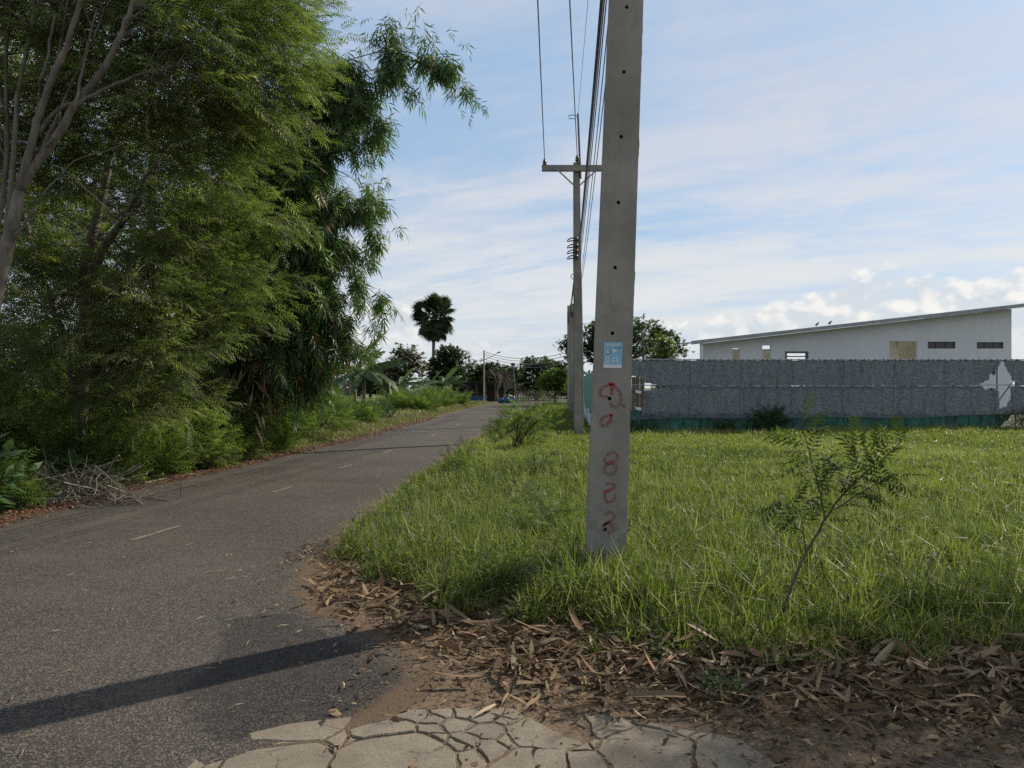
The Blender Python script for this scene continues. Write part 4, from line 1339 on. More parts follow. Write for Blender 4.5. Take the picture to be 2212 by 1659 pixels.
# tufts: blades springing from a common foot, each tuft with a height and tone of its own
def tuft_set(name, label, n, y0, y1, pw, hlo, hhi, bl, wlo, whi, tlo, thi, lean, r0=.05):
    cx_, cy_, ce = grass_xy(n, y0, y1, pw)
    keep = vnoise(cx_ * .9, cy_ * .9, 48) + .25 * rng.random(len(cx_)) > .42
    cx_, cy_, ce = cx_[keep], cy_[keep], ce[keep]
    k = rng.integers(bl[0], bl[1], len(cx_)); tot = int(k.sum()); idx = np.repeat(np.arange(len(cx_)), k)
    xy = np.stack([cx_[idx], cy_[idx]], -1) + rng.normal(0, r0, (tot, 2))
    hh = rng.uniform(hlo, hhi, len(cx_)) ** 1.0 * (.7 + .6 * vnoise(cx_ * .6, cy_ * .6, 52)) * (.55 + .45 * sstep(ce, 0, .8))
    tt = rng.uniform(tlo, thi, len(cx_))
    tn = np.clip(tt[idx] + rng.normal(0, .10, tot), 0, .92)
    dead = rng.random(tot) < .05; tn[dead] = rng.uniform(.93, 1, dead.sum())
    ok = ~((np.abs(xy[:, 0] - .745) < .19) & (np.abs(xy[:, 1] - PZ - .12) < .16))
    o = grass_field(name, xy[ok], (hh[idx] * rng.uniform(.45, 1.1, tot))[ok], (rng.uniform(wlo, whi, tot) + .0004 * xy[:, 1])[ok], tn[ok], M['grass'], lean)
    setp(o, label, 'grass', kind='stuff')


tuft_set('grass_tufts', 'dense grass tufts of mixed height in the nearer half of the field', 5400, 4.1, 15, 1.5, .14, .34, (14, 30), .0035, .008, .05, .85, .60, .035)
tuft_set('grass_clumps', 'broad bladed grass clumps leaning out over the dry leaves', 800, 4.1, 7.5, 2.2, .26, .52, (16, 40), .007, .014, .15, .75, .75, .05)
# flattened dead grass between the tufts
x, y, e = grass_xy(26000, 4.4, 13, 1.6)
o = grass_field('dead_grass', np.stack([x, y], -1), rng.uniform(.06, .22, len(x)), .003 + .0005 * y, rng.uniform(.86, 1, len(x)) , M['grass'], 1.3)
setp(o, 'flattened dead straw between the green tufts', 'grass', kind='stuff')
# thin pale seed stalks
x, y, e = grass_xy(2600, 4.6, 14, 1.3)
o = grass_field('grass_stalks', np.stack([x, y], -1), rng.uniform(.3, .55, len(x)), .0035 + .0003 * y, rng.uniform(.9, 1, len(x)), M['grass'], .25)
setp(o, 'thin pale dry seed stalks rising above the green grass', 'grass', kind='stuff')
# beyond: verge right of the road past the second pole
y = rng.uniform(26, 75, 26000); x = right_edge(y) + .1 + rng.random(len(y)) * np.where(y < 52, np.maximum(.5, fx(1285) + (y - ZF) * .09 - right_edge(y) - .2), 6)
o = grass_field('verge_grass', np.stack([x, y], -1), rng.uniform(.12, .34, len(x)), .012 + .0011 * y, np.clip(rng.normal(.45, .18, len(x)), 0, 1), M['grass'])
setp(o, 'green grass beside the road beyond the second pole', 'grass', kind='stuff')
# left verge, dry and pale
y = 16 + 64 * rng.random(46000) ** 1.5; x = left_edge(y) - .12 - np.abs(rng.normal(0, .95, len(y)))
o = grass_field('dry_verge_grass', np.stack([x, y], -1), rng.uniform(.10, .36, len(x)) * sstep(left_edge(y) - x, -.2, 1.0) + .05, .006 + .0012 * y, np.clip(rng.normal(.45, .25, len(x)), 0, 1), M['dry_grass'])
setp(o, 'pale dry grass along the left edge of the road', 'grass', kind='stuff')

x, y, e = grass_xy(30000, 5.0, 16.0, 1.4)
ok = (vnoise(x * 1.1, y * 1.1, 29) + .35 * (x < .6)) > .66 + .12 * rng.random(len(x))
x, y = x[ok], y[ok]
mb = MB(); zt_ = height(x, y) + rng.uniform(.04, .26, len(x)); dd = unit(len(x)); dd[:, 2] = np.abs(dd[:, 2]) * .6
scatter(mb, [kite(1, .26, .15), kite(1, .20, .25)], np.column_stack([x, y, zt_]), dd, rng.uniform(.025, .055, len(x)) + .001 * y, rng.uniform(.0, .8, len(x)))
setp(link('undergrowth', mb.mesh('undergrowth', M['shrub_leaf'])), 'small broad leaved weeds growing all through the grass by the road', 'weeds', kind='stuff')

# ------------------------------------------------------------------ fallen leaves and chips
chip_t = [diamond(1, .16, .25), diamond(1, .09, -.2), diamond(1, .30, .1), diamond(1, .05, .1)]


def chips(name, xy, size, tint, material, zoff=.004, tilt=.28):
    mb = MB(); N = len(xy)
    z = np.maximum(height(xy[:, 0], xy[:, 1]), np.where(xy[:, 0] < right_edge(xy[:, 1]), 0.016, -1)) + zoff + rng.random(N) * .012
    a = rng.uniform(0, 2 * math.pi, N)
    D = np.stack([np.cos(a), np.sin(a), rng.normal(0, tilt, N)], -1)
    scatter(mb, chip_t, np.column_stack([xy, z]), D, size, tint)
    return link(name, mb.mesh(name, material))


def litter_density(x, y):
    d = y - lerp_table(GF, x)
    near = np.exp(-np.maximum(-d, 0) / .75) * np.exp(-np.maximum(d, 0) / .5)
    return np.clip(near, 0, 1)


n = 95000
y = rng.uniform(2.6, 8.2, n); x = rng.uniform(-2.1, 5.6, n)
d = lerp_table(GF, x) - y
ok = rng.random(n) < (.10 + .30 * (x > .6) + .95 * litter_density(x, y)) * np.where(x < -.9, litter_density(x, y), 1)
ok &= ~((y < 3.7) & (x < .95) & (rng.random(n) > .22))
xy = np.stack([x, y], -1)[ok]
o = chips('leaf_litter', xy, rng.uniform(.010, .05, len(xy)) * rng.choice([.7, 1, 1.7], len(xy)), np.clip(rng.beta(1.6, 2.0, len(xy)), 0, 1), M['chips'])
setp(o, 'brown litter of leaf scraps and chips along the front edge of the grass', 'leaf litter', kind='stuff')
# rusty strip along the left edge of the road
n = 26000
y = 7.0 + 34 * rng.random(n) ** 2.0; x = left_edge(y) + rng.normal(-.06, .15, n) + .08
o = chips('verge_litter', np.stack([x, y], -1), rng.uniform(.015, .05, n) * (1 + .035 * y), np.clip(rng.beta(1.5, 2.2, n), 0, 1), M['verge_chips'], .012)
setp(o, 'rust brown strip of fallen leaflets along the left road edge', 'leaf litter', kind='stuff')
# single straws on the asphalt
n = 120
y = rng.uniform(3.2, 8, n); x = rng.uniform(-5, -.6, n)
mb = MB(); a = rng.uniform(0, 6.28, n)
scatter(mb, [diamond(1, .035, .1)], np.column_stack([x, y, np.full(n, .026)]), np.stack([np.cos(a), np.sin(a), .03 * rng.normal(size=n)], -1), rng.uniform(.04, .12, n), rng.uniform(.8, 1, n))
setp(mb.build('straw_litter', M['chips']), 'scattered pale straws lying on the asphalt', 'straw', kind='stuff')

# large dry bamboo sheaths: pieces of the litter bed
m, gg, b, out = mat('dry_sheath')
oi = gg.n('ShaderNodeObjectInfo').outputs['Random']
co = coords(gg)
mp = gg.n('ShaderNodeMapping'); mp.inputs['Scale'].default_value = (60, 3, 60); gg.put(mp.inputs[0], co)
n_ = gg.noise(mp.outputs[0], 1.0, 4, .6)
c = gg.ramp(oi, [(0, (0.065, 0.040, 0.021)), (.35, (0.125, 0.080, 0.042)), (.65, (0.19, 0.128, 0.070)), (.86, (0.28, 0.205, 0.125)), (.95, (0.17, 0.085, 0.042)), (1.0, (0.22, 0.095, 0.042))])
c = gg.mixc(gg.smooth(n_, .3, .7, 0, .5), c, (0.10, 0.07, 0.048))
gg.put(b.inputs['Base Color'], c); b.inputs['Roughness'].default_value = .7
b.inputs['Specular IOR Level'].default_value = .2
M['sheath'] = m


def sheath_mesh(L, wd, bend, twist, cup, seed):
    r = np.random.default_rng(seed)
    n = 7; V = []
    for k in range(n):
        t = k / (n - 1)
        w_ = wd * (math.sin(math.pi * (0.18 + .80 * t)) ** .7) * (1 if k < n - 1 else .12)
        a = twist * t
        y_ = L * (math.sin(bend * t) / bend if abs(bend) > .05 else t); z_ = L * ((1 - math.cos(bend * t)) / bend if abs(bend) > .05 else 0)
        for s in (-1, 0, 1):
            V.append((s * w_ * math.cos(a), y_ + r.normal(0, .004), z_ + s * w_ * math.sin(a) + (abs(s) * cup * w_)))
    Fs = [(3 * k + q, 3 * k + q + 1, 3 * k + q + 4, 3 * k + q + 3) for k in range(n - 1) for q in (0, 1)]
    return np_mesh('dry_leaf', np.array(V), [np.array(Fs)], M['sheath'], smooth=True)


SH = [sheath_mesh(rng.uniform(.15, .34), rng.uniform(.012, .025), rng.choice([-1, 1]) * rng.uniform(.1, 1.1), rng.normal(0, .8), rng.uniform(-.5, .9), k) for k in range(14)]
bed = bpy.data.objects.new('leaf_bed', None); COL.objects.link(bed); bed['kind'] = 'structure'
bed.location = (0.8, 4.6, 0)


def drop_sheath(x, y, lift=0.0, s=1.0, tilt=.25, az_=None):
    o = bpy.data.objects.new('dry_leaf', SH[rng.integers(len(SH))]); COL.objects.link(o)
    o.parent = bed
    o.location = Vector((x, y, max(ground_z(x, y), 0) + .022 + lift)) - bed.location
    o.rotation_euler = (rng.normal(.05, tilt), rng.normal(0, tilt * 1.3), rng.uniform(0, 6.28) if az_ is None else az_)
    o.scale = (s, s, s)


k = 0
while k < 290:
    x = rng.uniform(-1.5, 3.9); 
    fr = float(lerp_table(GF, x))
    y = fr + rng.normal(-.12, .26)
    if y < 3.45 or abs(x) > .67 * y + .3: continue
    if rng.random() > .35 + .65 * vnoise(np.array([x * 1.7]), np.array([y * 1.7]), 77)[0] + (.2 if x > .1 else -.25): continue
    drop_sheath(x, y, abs(rng.normal(0, .03)), rng.uniform(.45, 1.1), .15)
    k += 1
for q in [(2230 / 2, 1500), (1480, 1530), (1655, 1490), (2000, 1470), (1560, 1440)]:
    p = gp(q[0] * 1.0, q[1]); drop_sheath(p[0], p[1], .04, .95, .3)

n = 9500
x = rng.uniform(-1.6, 4.2, n); y = lerp_table(GF, x) + rng.normal(-.28, .40, n)
ok = (y > 3.6) & (rng.random(n) < .35 + .8 * vnoise(x * 1.7, y * 1.7, 77)) & ((x > .0) | (rng.random(n) < .55))
xy = np.stack([x, y], -1)[ok]
mb = MB(); N = len(xy)
long_t = []
for k in range(6):
    L = rng.uniform(.9, 1.2); w_ = rng.uniform(.05, .10); bd = rng.normal(0, .5)
    V = []
    for q in range(5):
        t = q / 4
        ww_ = w_ * math.sin(math.pi * (.15 + .83 * t)) ** .7
        V += [(-ww_, L * t, bd * t * t * .4 + .3 * ww_), (ww_, L * t, bd * t * t * .4 + .3 * ww_ * rng.uniform(-1, 1))]
    long_t.append((np.array(V), np.array([f for q in range(4) for f in ((2 * q, 2 * q + 1, 2 * q + 3), (2 * q, 2 * q + 3, 2 * q + 2))])))
a = rng.uniform(0, 6.28, N)
D = np.stack([np.cos(a), np.sin(a), rng.normal(.04, .22, N)], -1)
scatter(mb, long_t, np.column_stack([xy, np.maximum(height(xy[:, 0], xy[:, 1]), 0) + .008 + np.abs(rng.normal(0, .022, N))]), D, rng.uniform(.035, .15, N) * rng.choice([.6, 1, 1, 1.25], N), np.clip(rng.beta(1.6, 2.2, N), 0, .95), np.tile([0, 0, 1.0], (N, 1)) + rng.normal(0, .45, (N, 3)))
o = link('fallen_leaves', mb.mesh('fallen_leaves', M['chips'])); setp(o, 'matted brown bamboo leaves under the larger curled ones', 'leaf litter', kind='stuff')

# ------------------------------------------------------------------ low weeds at the front
def weed(label, x, y, r, n, tint_hi=.6, flowers=0):
    gz = ground_z(x, y)
    o = empty('weed', (x, y, gz), label, 'weed', 'low weeds at the edge of the leaf litter')
    mb = MB()
    pos = np.column_stack([x + rng.normal(0, r * .5, n), y + rng.normal(0, r * .5, n), gz + .02 + np.abs(rng.normal(0, r * .32, n))])
    D = unit(n); D[:, 2] = np.abs(D[:, 2]) * .5 + .1
    scatter(mb, OVAL, pos, D, rng.uniform(.018, .04, n), rng.uniform(0, tint_hi, n))
    mb.build('leaves', M['shrub_leaf'], o)
    st = MB()
    for q in range(12):
        p = pos[rng.integers(n)]; st.tube([(x + rng.normal(0, .02), y + rng.normal(0, .02), gz), (x + (p[0] - x) * .6, y + (p[1] - y) * .6, gz + (p[2] - gz) * .8), p], .0022, 4, cap=False)
    st.build('stems', M['green_stem'], o)
    if flowers:
        fl = MB()
        for q in range(flowers):
            p = pos[rng.integers(n)] + [0, 0, .02]
            fl.leaves(TUFT[0], p[None], *frames(np.array([[.3, .1, .9]])), .008, .5)
        fl.build('flowers', M['rope'], o)['kind'] = 'stuff'


for (px_, py_, rr, nn, fl, lab) in [(1555, 1500, .16, 260, 22, 'low dark weed dotted with tiny white flowers, among the dry leaves below the sapling'),
                                    (1900, 1400, .20, 260, 14, 'low weed with small white flowers, between grass and dry leaves right of the sapling'),
                                    (1430, 1425, .12, 140, 4, 'small green weed at the edge of the dry leaves, below the near pole'),
                                    (2080, 1330, .18, 220, 8, 'leafy weed in the shaded grass near the right border')]:
    p = gp(px_, py_); weed(lab, p[0], p[1], rr, nn, .6, fl)

# ------------------------------------------------------------------ sapling in the field (its compound leaves are parts)
SZ = 5.0
def sp(pts, jz=0.0): 
    out = []
    for k, (cx, cy) in enumerate(pts):
        p = P(1590.9 + .3307 * cx, 822.9 + .3307 * cy, SZ); p[1] += jz * k; 
        q = P(1590.9 + .3307 * cx, 822.9 + .3307 * cy, p[1]); out.append(q)
    return np.array(out)


stems = [(sp([(275, 1590), (330, 1430), (390, 1260), (450, 1130), (520, 1010), (580, 900), (640, 810), (720, 710), (800, 630), (900, 550), (980, 490), (1080, 395)], .012), .0125, .003),
         (sp([(575, 895), (555, 770), (530, 660), (490, 530), (460, 420), (430, 320), (425, 290)], -.03), .006, .002),
         (sp([(680, 760), (715, 660), (750, 560), (810, 455)], .04), .0045, .002),
         (sp([(640, 840), (760, 760), (880, 690), (1000, 630), (1060, 612)], -.04), .005, .002),
         (sp([(455, 1120), (430, 960), (420, 860), (370, 810), (300, 760)], -.03), .0045, .0015)]
sap = empty('sapling', tuple(stems[0][0][0]), 'thin leaning sapling with feathery leaves, pods and round flower heads, standing alone in the grass', 'sapling')
trk = MB(); side = MB(); qs = []
for k, (p, r0, r1) in enumerate(stems):
    if k == 0:
        p = np.vstack([p[0] - (p[1] - p[0]) * .35, p]); qs.append(limb(trk, p, r0, r1, 8, .002))
    else:
        one = MB(); qs.append(limb(one, p, r0, r1, 6, .002)); one.build('branch', M['brown_stem'], sap)
trk.build('stem', M['brown_stem'], sap)


def fine_feather(pairs, leaflets, seed):
    r = np.random.default_rng(seed); parts = []
    for k in range(pairs):
        t = .15 + .83 * k / (pairs - 1)
        for s in (-1, 1):
            ang = s * -R(60 - 14 * t + r.normal(0, 4)); ln = .42 * (1 - .35 * abs(t - .45))
            lf = []
            for q in range(leaflets):
                u = .08 + .9 * q / (leaflets - 1)
                for s2 in (-1, 1):
                    lf.append(xf(kite(1, .22, 0.05), (0, u, -.12 * u * u), s2 * -R(58), R(r.normal(-8, 9)), .24))
            lf.append((np.array([(.008, 0, 0), (-.008, 0, 0), (0, 1, -.12)]), np.array([(0, 1, 2)])))
            parts.append(xf(join(lf), (0, t, -.16 * t * t), ang, R(r.normal(-6, 8)), ln))
    parts.append((np.array([(.007, 0, 0), (-.007, 0, 0), (0, 1, -.16)]), np.array([(0, 1, 2)])))
    return join(parts)


FF = []
for k in range(5):
    t = feather(6 + k % 3, .13, .2, 50 + k)
    FF.append(np_mesh('compound_leaf', t[0], [t[1]], M['sapling_leaf'], [np.full(len(t[1]), .15 + .2 * k)]))


def put_leaf(meshes, parent, p, d, s, name='compound_leaf', up=(0, 0, 1)):
    o = bpy.data.objects.new(name, meshes[rng.integers(len(meshes))]); COL.objects.link(o)
    o.parent = parent
    d = np.array(d, float); d /= np.linalg.norm(d)
    X = np.cross(d, np.array(up, float) + rng.normal(0, .3, 3)); X /= np.linalg.norm(X); Z_ = np.cross(X, d)
    Mx = Matrix(((X[0], d[0], Z_[0]), (X[1], d[1], Z_[1]), (X[2], d[2], Z_[2]))).to_4x4()
    L = Vector(p)
    q = parent
    while q is not None: L = L - q.location; q = q.parent
    o.matrix_basis = Matrix.Translation(L) @ Mx @ Matrix.Scale(s, 4)
    return o


for k, q in enumerate(qs):
    n = {0: 22, 1: 24, 2: 14, 3: 15, 4: 18}[k]
    lo = .52 if k == 0 else .22
    for t in np.linspace(lo, 1, n):
        i_ = t * (len(q) - 1); a = int(min(i_, len(q) - 2)); p = q[a] + (q[a + 1] - q[a]) * (i_ - a)
        T = q[a + 1] - q[a]; T /= np.linalg.norm(T)
        sd = np.cross(T, unit(1)[0]); sd /= np.linalg.norm(sd); sd[1] *= .6
        d = sd + T * rng.uniform(.2, .7) + np.array([0, 0, rng.uniform(-.1, .35)])
        put_leaf(FF, sap, p, d, rng.uniform(.15, .24))
M['flower_head'] = plain('cream_flower', (0.62, 0.56, 0.46), .9, scale=200, var=.2)
M['pod'] = leaf_mat('yellow_pod', [(0, (.20, .20, .04)), (1, (.30, .27, .06))], .35)
for (cx, cy) in ((810, 455), (300, 757), (480, 800)):
    p = sp([(cx, cy)])[0]
    mb = MB()
    dd = unit(160); mb.leaves(kite(1, .12, 0), p + dd * .004, *frames(dd), .0115, .5)
    mb.build('flower_head', M['flower_head'], sap)
for (cx, cy) in ((430, 340), (485, 345), (415, 455), (365, 490), (490, 685), (845, 400), (1045, 615), (945, 655), (765, 605), (765, 430), (480, 745)):
    p = sp([(cx, cy)])[0]
    mb = MB(); dd = unit(60); mb.leaves(kite(1, .2, 0), p + dd * .001, *frames(dd), .0075, .1); mb.build('bud', M['brown_stem'], sap)
for (pts) in ([(548, 640), (530, 690), (500, 735)], [(556, 645), (558, 700), (553, 740)], [(895, 632), (915, 670), (930, 705)], [(930, 705), (940, 760), (940, 822)], [(598, 690), (600, 720), (596, 742)]):
    q = sp(pts); mb = MB()
    w_ = np.array([.005, 0, .001])
    V = np.vstack([q - w_, q + w_, q - w_ + [0, .003, 0], q + w_ + [0, .003, 0]])
    n = len(q)
    Fs = []
    for a in range(n - 1):
        Fs += [(a, a + 1, n + a + 1, n + a), (2 * n + a, 3 * n + a, 3 * n + a + 1, 2 * n + a + 1), (a, 2 * n + a, 2 * n + a + 1, a + 1), (n + a, n + a + 1, 3 * n + a + 1, 3 * n + a)]
    mb.add(V, [np.array(Fs)]); mb.build('pod', M['pod'], sap)

# ------------------------------------------------------------------ feathery shrubs
def feather_shrub(label, base, blobs, n, size, material='shrub_leaf', group=None, name='shrub', tmpl=None, nst=9, tl=(.1, .9), dirz=.25, stem='green_stem'):
    o = empty(name, tuple(base), label, name.replace('_', ' '), group)
    C, D = blob_points(blobs, n, .35)
    gz = height(C[:, 0], C[:, 1]); ok = C[:, 2] > gz + .04; C, D = C[ok], D[ok]
    mb = MB()
    if tmpl is None or tmpl is FEATH:
        q_ = rng.random(len(C)) < .24; C0 = C
        Pp, Dd, Uu, lines = sprigs(C[q_], D[q_] + [0, 0, .5], 6, size * 2.0, size, dirz + .25)
        k_ = Pp[:, 2] > height(Pp[:, 0], Pp[:, 1]) + .03
        Pp, Dd, Uu = Pp[k_], Dd[k_], Uu[k_]
        cl = vnoise(Pp[:, 0] * 1.6 + Pp[:, 1], Pp[:, 2] * 1.6, 71)
        scatter(mb, FEATH, Pp, Dd, rng.uniform(.7, 1.25, len(Pp)) * size, np.clip(rng.normal(.5, .25, len(Pp)) + (cl - .5) * .8, tl[0], tl[1]), Uu)
    else:
        dd = D + unit(len(C)) * .6; dd[:, 2] = dd[:, 2] * .5 + dirz
        cl = vnoise(C[:, 0] * 1.6 + C[:, 1], C[:, 2] * 1.6, 71)
        scatter(mb, tmpl, C, dd, rng.uniform(.7, 1.25, len(C)) * size, np.clip(rng.normal(.5, .2, len(C)) + (cl - .5) * .7, tl[0], tl[1]))
        lines = []
    mb.build('foliage', M[material], o)
    st = MB()
    tops = C[np.argsort(-np.linalg.norm(C - np.array(base), axis=1))[:max(60, nst * 4)]]
    for q in range(nst):
        p = tops[rng.integers(len(tops))]
        mid = np.array(base) + (p - np.array(base)) * .5 + [0, 0, .12 * np.linalg.norm(p - np.array(base))] + rng.normal(0, .05, 3)
        st.tube([np.array(base) + rng.normal(0, .05, 3) * [1, 1, 0] + [0, 0, -.05], mid, p], [size * .05, size * .035, size * .012], 5, cap=False)
    for q in range(0, len(lines), 2): st.tube(lines[q], [size * .02, size * .015, size * .008], 4, cap=False)
    st.build('stems', M[stem], o)
    return o


def B(x, y, Z, rx, ry, rz_=None):
    """ellipsoid given by its place in the picture and radii in metres"""
    return (P(x, y, Z), (rx, rz_ or rx, ry))


# shrub at the road edge in the middle distance
bz_ = 19.3
base = P(1112, 0, bz_); base[2] = ground_z(base[0], base[1])
feather_shrub('feathery leaved shrub on the right road edge, in front of the second pole', base,
              [B(1120, 910, bz_, .48, .42), B(1155, 890, bz_, .48, .46), B(1090, 915, bz_, .36, .32), B(1185, 905, bz_ - .3, .25, .2), B(1065, 930, bz_, .25, .25), B(1130, 868, bz_, .16, .2), B(1075, 880, bz_, .1, .16), B(1170, 872, bz_, .14, .1)],
              250, .26, nst=26, stem='brown_stem')
# small straggly weeds in the grass strip between
for (xx, yy, Z, r, n, lab) in ((985, 1010, 14.5, .22, 70, 'thin straggly weed at the grass edge beside the road'), (1165, 1000, 13.5, .28, 120, 'low feathery weed in the grass left of the near pole'),
                               (1185, 1130, 7.6, .20, 90, 'leafy low weed in the grass left of the near pole foot'), (1150, 940, 20, .3, 90, 'dark weed behind the roadside shrub')):
    b_ = P(xx, yy, Z); b_[2] = ground_z(b_[0], b_[1])
    feather_shrub(lab, b_, [((b_[0], b_[1], b_[2] + r * 1.0), (r, r, r * 1.1))], n, .13 + .005 * Z, nst=6, name='weed', stem='brown_stem')

# roadside bushes at the foot of the trees, each one a thing
SHR = [  # x, top y, Z, radius m, leaves, size, material, template, label
    (25, 930, 9.7, .75, 420, .22, 'shiny_leaf', None, 'bush with pale glossy leaves at the left border of the picture'),
    (65, 1010, 10.2, .42, 260, .22, 'shrub_leaf', None, 'small feathery bush beside the brush pile'),
    (235, 1000, 11.6, .42, 260, .2, 'shiny_leaf', None, 'bright green leafy sprout right of the brush pile'),
    (545, 760, 15.6, .8, 700, .30, 'tree_leaf', None, 'tall leafy bush filling the foot of the bamboo, left one'),
    (610, 780, 17.0, .8, 700, .30, 'tree_leaf', None, 'tall leafy bush filling the foot of the bamboo, right one'),
    (275, 930, 12.6, .95, 900, .30, 'shrub_leaf', None, 'dense feathery bush just right of the tree trunk'),
    (345, 900, 14.0, 1.0, 1000, .30, 'shrub_leaf', None, 'broad feathery bush under the trees'),
    (420, 895, 15.4, .95, 900, .30, 'tree_leaf', None, 'olive feathery bush under the bamboo'),
    (490, 872, 16.2, 1.1, 900, .30, 'shrub_leaf', None, 'mid green bush close to the bend of the verge'),
    (560, 860, 17.4, 1.15, 900, .32, 'shrub_leaf', None, 'olive green bush below the hanging bamboo'),
    (625, 850, 19.5, 1.25, 900, .33, 'shrub_leaf', None, 'light green bush below the last bamboo stems'),
    (690, 845, 22, 1.35, 900, .35, 'shrub_leaf', None, 'rounded green bush left of the banana plants'),
    (755, 862, 26.5, 1.3, 900, .36, 'shrub_leaf', None, 'dense green bush in front of the banana plants'),
    (815, 872, 31, 1.2, 700, .38, 'shrub_leaf', None, 'green bush right below the large banana leaves'),
    (870, 868, 35, 1.25, 520, .26, 'shiny_leaf', 'oval', 'bush with pale round leaves catching the light beside the road'),
    (925, 850, 47, 1.8, 800, .5, 'shrub_leaf', None, 'green bush between the two groups of banana plants'),
    (972, 848, 56, 1.7, 700, .55, 'shrub_leaf', None, 'low green bush left of the street lamp'),
    (1005, 845, 64, 1.6, 600, .6, 'shrub_leaf', None, 'small bush at the foot of the far banana plants')]
for (xx, yy, Z, r, n, size, mt, tp, lab) in SHR:
    c = P(xx, yy, Z); X, Y = c[0], c[1]
    # stay off the asphalt
    X = min(X, float(left_edge(Y)) - (.25 if Y < 22 else 1.1) - r * .75)
    gz = ground_z(X, Y); top = c[2]
    hgt = max(.5, top - gz)
    bl = [((X, Y, gz + hgt * .5), (r, r * .8, hgt * .55)), ((X + r * .45, Y - r * .3, gz + hgt * .3), (r * .6, r * .6, hgt * .35)), ((X - r * .5, Y + .2, gz + hgt * .45), (r * .7, r * .6, hgt * .5)), ((X + r * .1, Y - r * .5, gz + .25), (r * .9, r * .5, .3))]
    feather_shrub(lab, (X, Y, gz), bl, int(n * 1.25), size, mt, 'bushes along the left roadside', 'bush', OVAL if tp or mt == 'shiny_leaf' else FEATH, 14)

for (X, Y, r, h_, lab) in ((-8.6, 13.0, 1.3, 2.6, 'dark undergrowth bush behind the brush pile'), (-10.4, 12.6, 1.5, 3.0, 'dark undergrowth bush at the left border behind the pale bush'), (-9.4, 15.5, 1.7, 3.6, 'tall dark undergrowth bush between the two trunks'), (-8.0, 16.5, 1.5, 3.0, 'dark undergrowth bush right of the second trunk'), (-11.8, 15.0, 1.7, 3.8, 'tall dark undergrowth bush behind the large pale tree'), (-7.4, 19.0, 1.5, 2.6, 'dark undergrowth bush at the foot of the bamboo'), (-6.9, 22.5, 1.5, 2.6, 'undergrowth bush just beyond the bamboo')):
    gz = ground_z(X, Y)
    feather_shrub(lab, (X, Y, gz), [((X, Y, gz + h_ * .5), (r, r * .8, h_ * .5)), ((X - .5 * r, Y, gz + h_ * .35), (r, r * .7, h_ * .35)), ((X + .5 * r, Y, gz + h_ * .3), (r, r * .7, h_ * .32))], 1700, .32, 'shrub_leaf', 'undergrowth under the trees', 'bush', None, 10)

# ------------------------------------------------------------------ the big trees on the left
def grow_crown(o, blobs, skel, n_clump, per, sig, size, material, tmpl, tl=(.05, .95), shell=.4, twig_n=260, twig_r=.012, bark_m='bark', droop=.25, clear=None):
    C, D = blob_points(blobs, n_clump, shell)
    if clear is not None:
        ok = clear(C); C, D = C[ok], D[ok]
    feath = tmpl is FEATH
    if feath:
        Pp, Dd, Uu, lines = sprigs(C, D, per, .62 + 1.2 * sig, size)
        if clear is not None:
            ok = clear(Pp); Pp, Dd, Uu = Pp[ok], Dd[ok], Uu[ok]
    else:
        Uu = None; lines = []
        Pp = np.repeat(C, per, 0) + rng.normal(0, sig, (len(C) * per, 3)) * [1, 1, .6]
        Dd = np.repeat(D, per, 0) * .7 + unit(len(Pp)) * .75; Dd[:, 2] = Dd[:, 2] * .45 - droop + .22
        if clear is not None:
            ok = clear(Pp); Pp, Dd = Pp[ok], Dd[ok]
    tn = np.clip(rng.normal(.52, .24, len(Pp)) + (vnoise(Pp[:, 0] * .9 + 3, Pp[:, 2] * .9 + Pp[:, 1] * .4, 55) - .5) * .9, tl[0], tl[1])
    mb = MB(); scatter(mb, tmpl, Pp, Dd, rng.uniform(.7, 1.25, len(Pp)) * size, tn, Uu)
    cr = mb.build('crown', M[material], o)
    tw = MB(); twigs_to(tw, skel, C, twig_r, twig_n)
    for q in range(0, len(lines), 2):
        tw.tube(lines[q], [.005, .004, .002], 4, cap=False)
    tw.build('twigs', M[bark_m], o)['kind'] = 'stuff'
    return cr


TZ = 9.2
def tp_(pts, Z, dz_=0.0): return np.array([P(x, y, Z + dz_ * k) for k, (x, y) in enumerate(pts)])


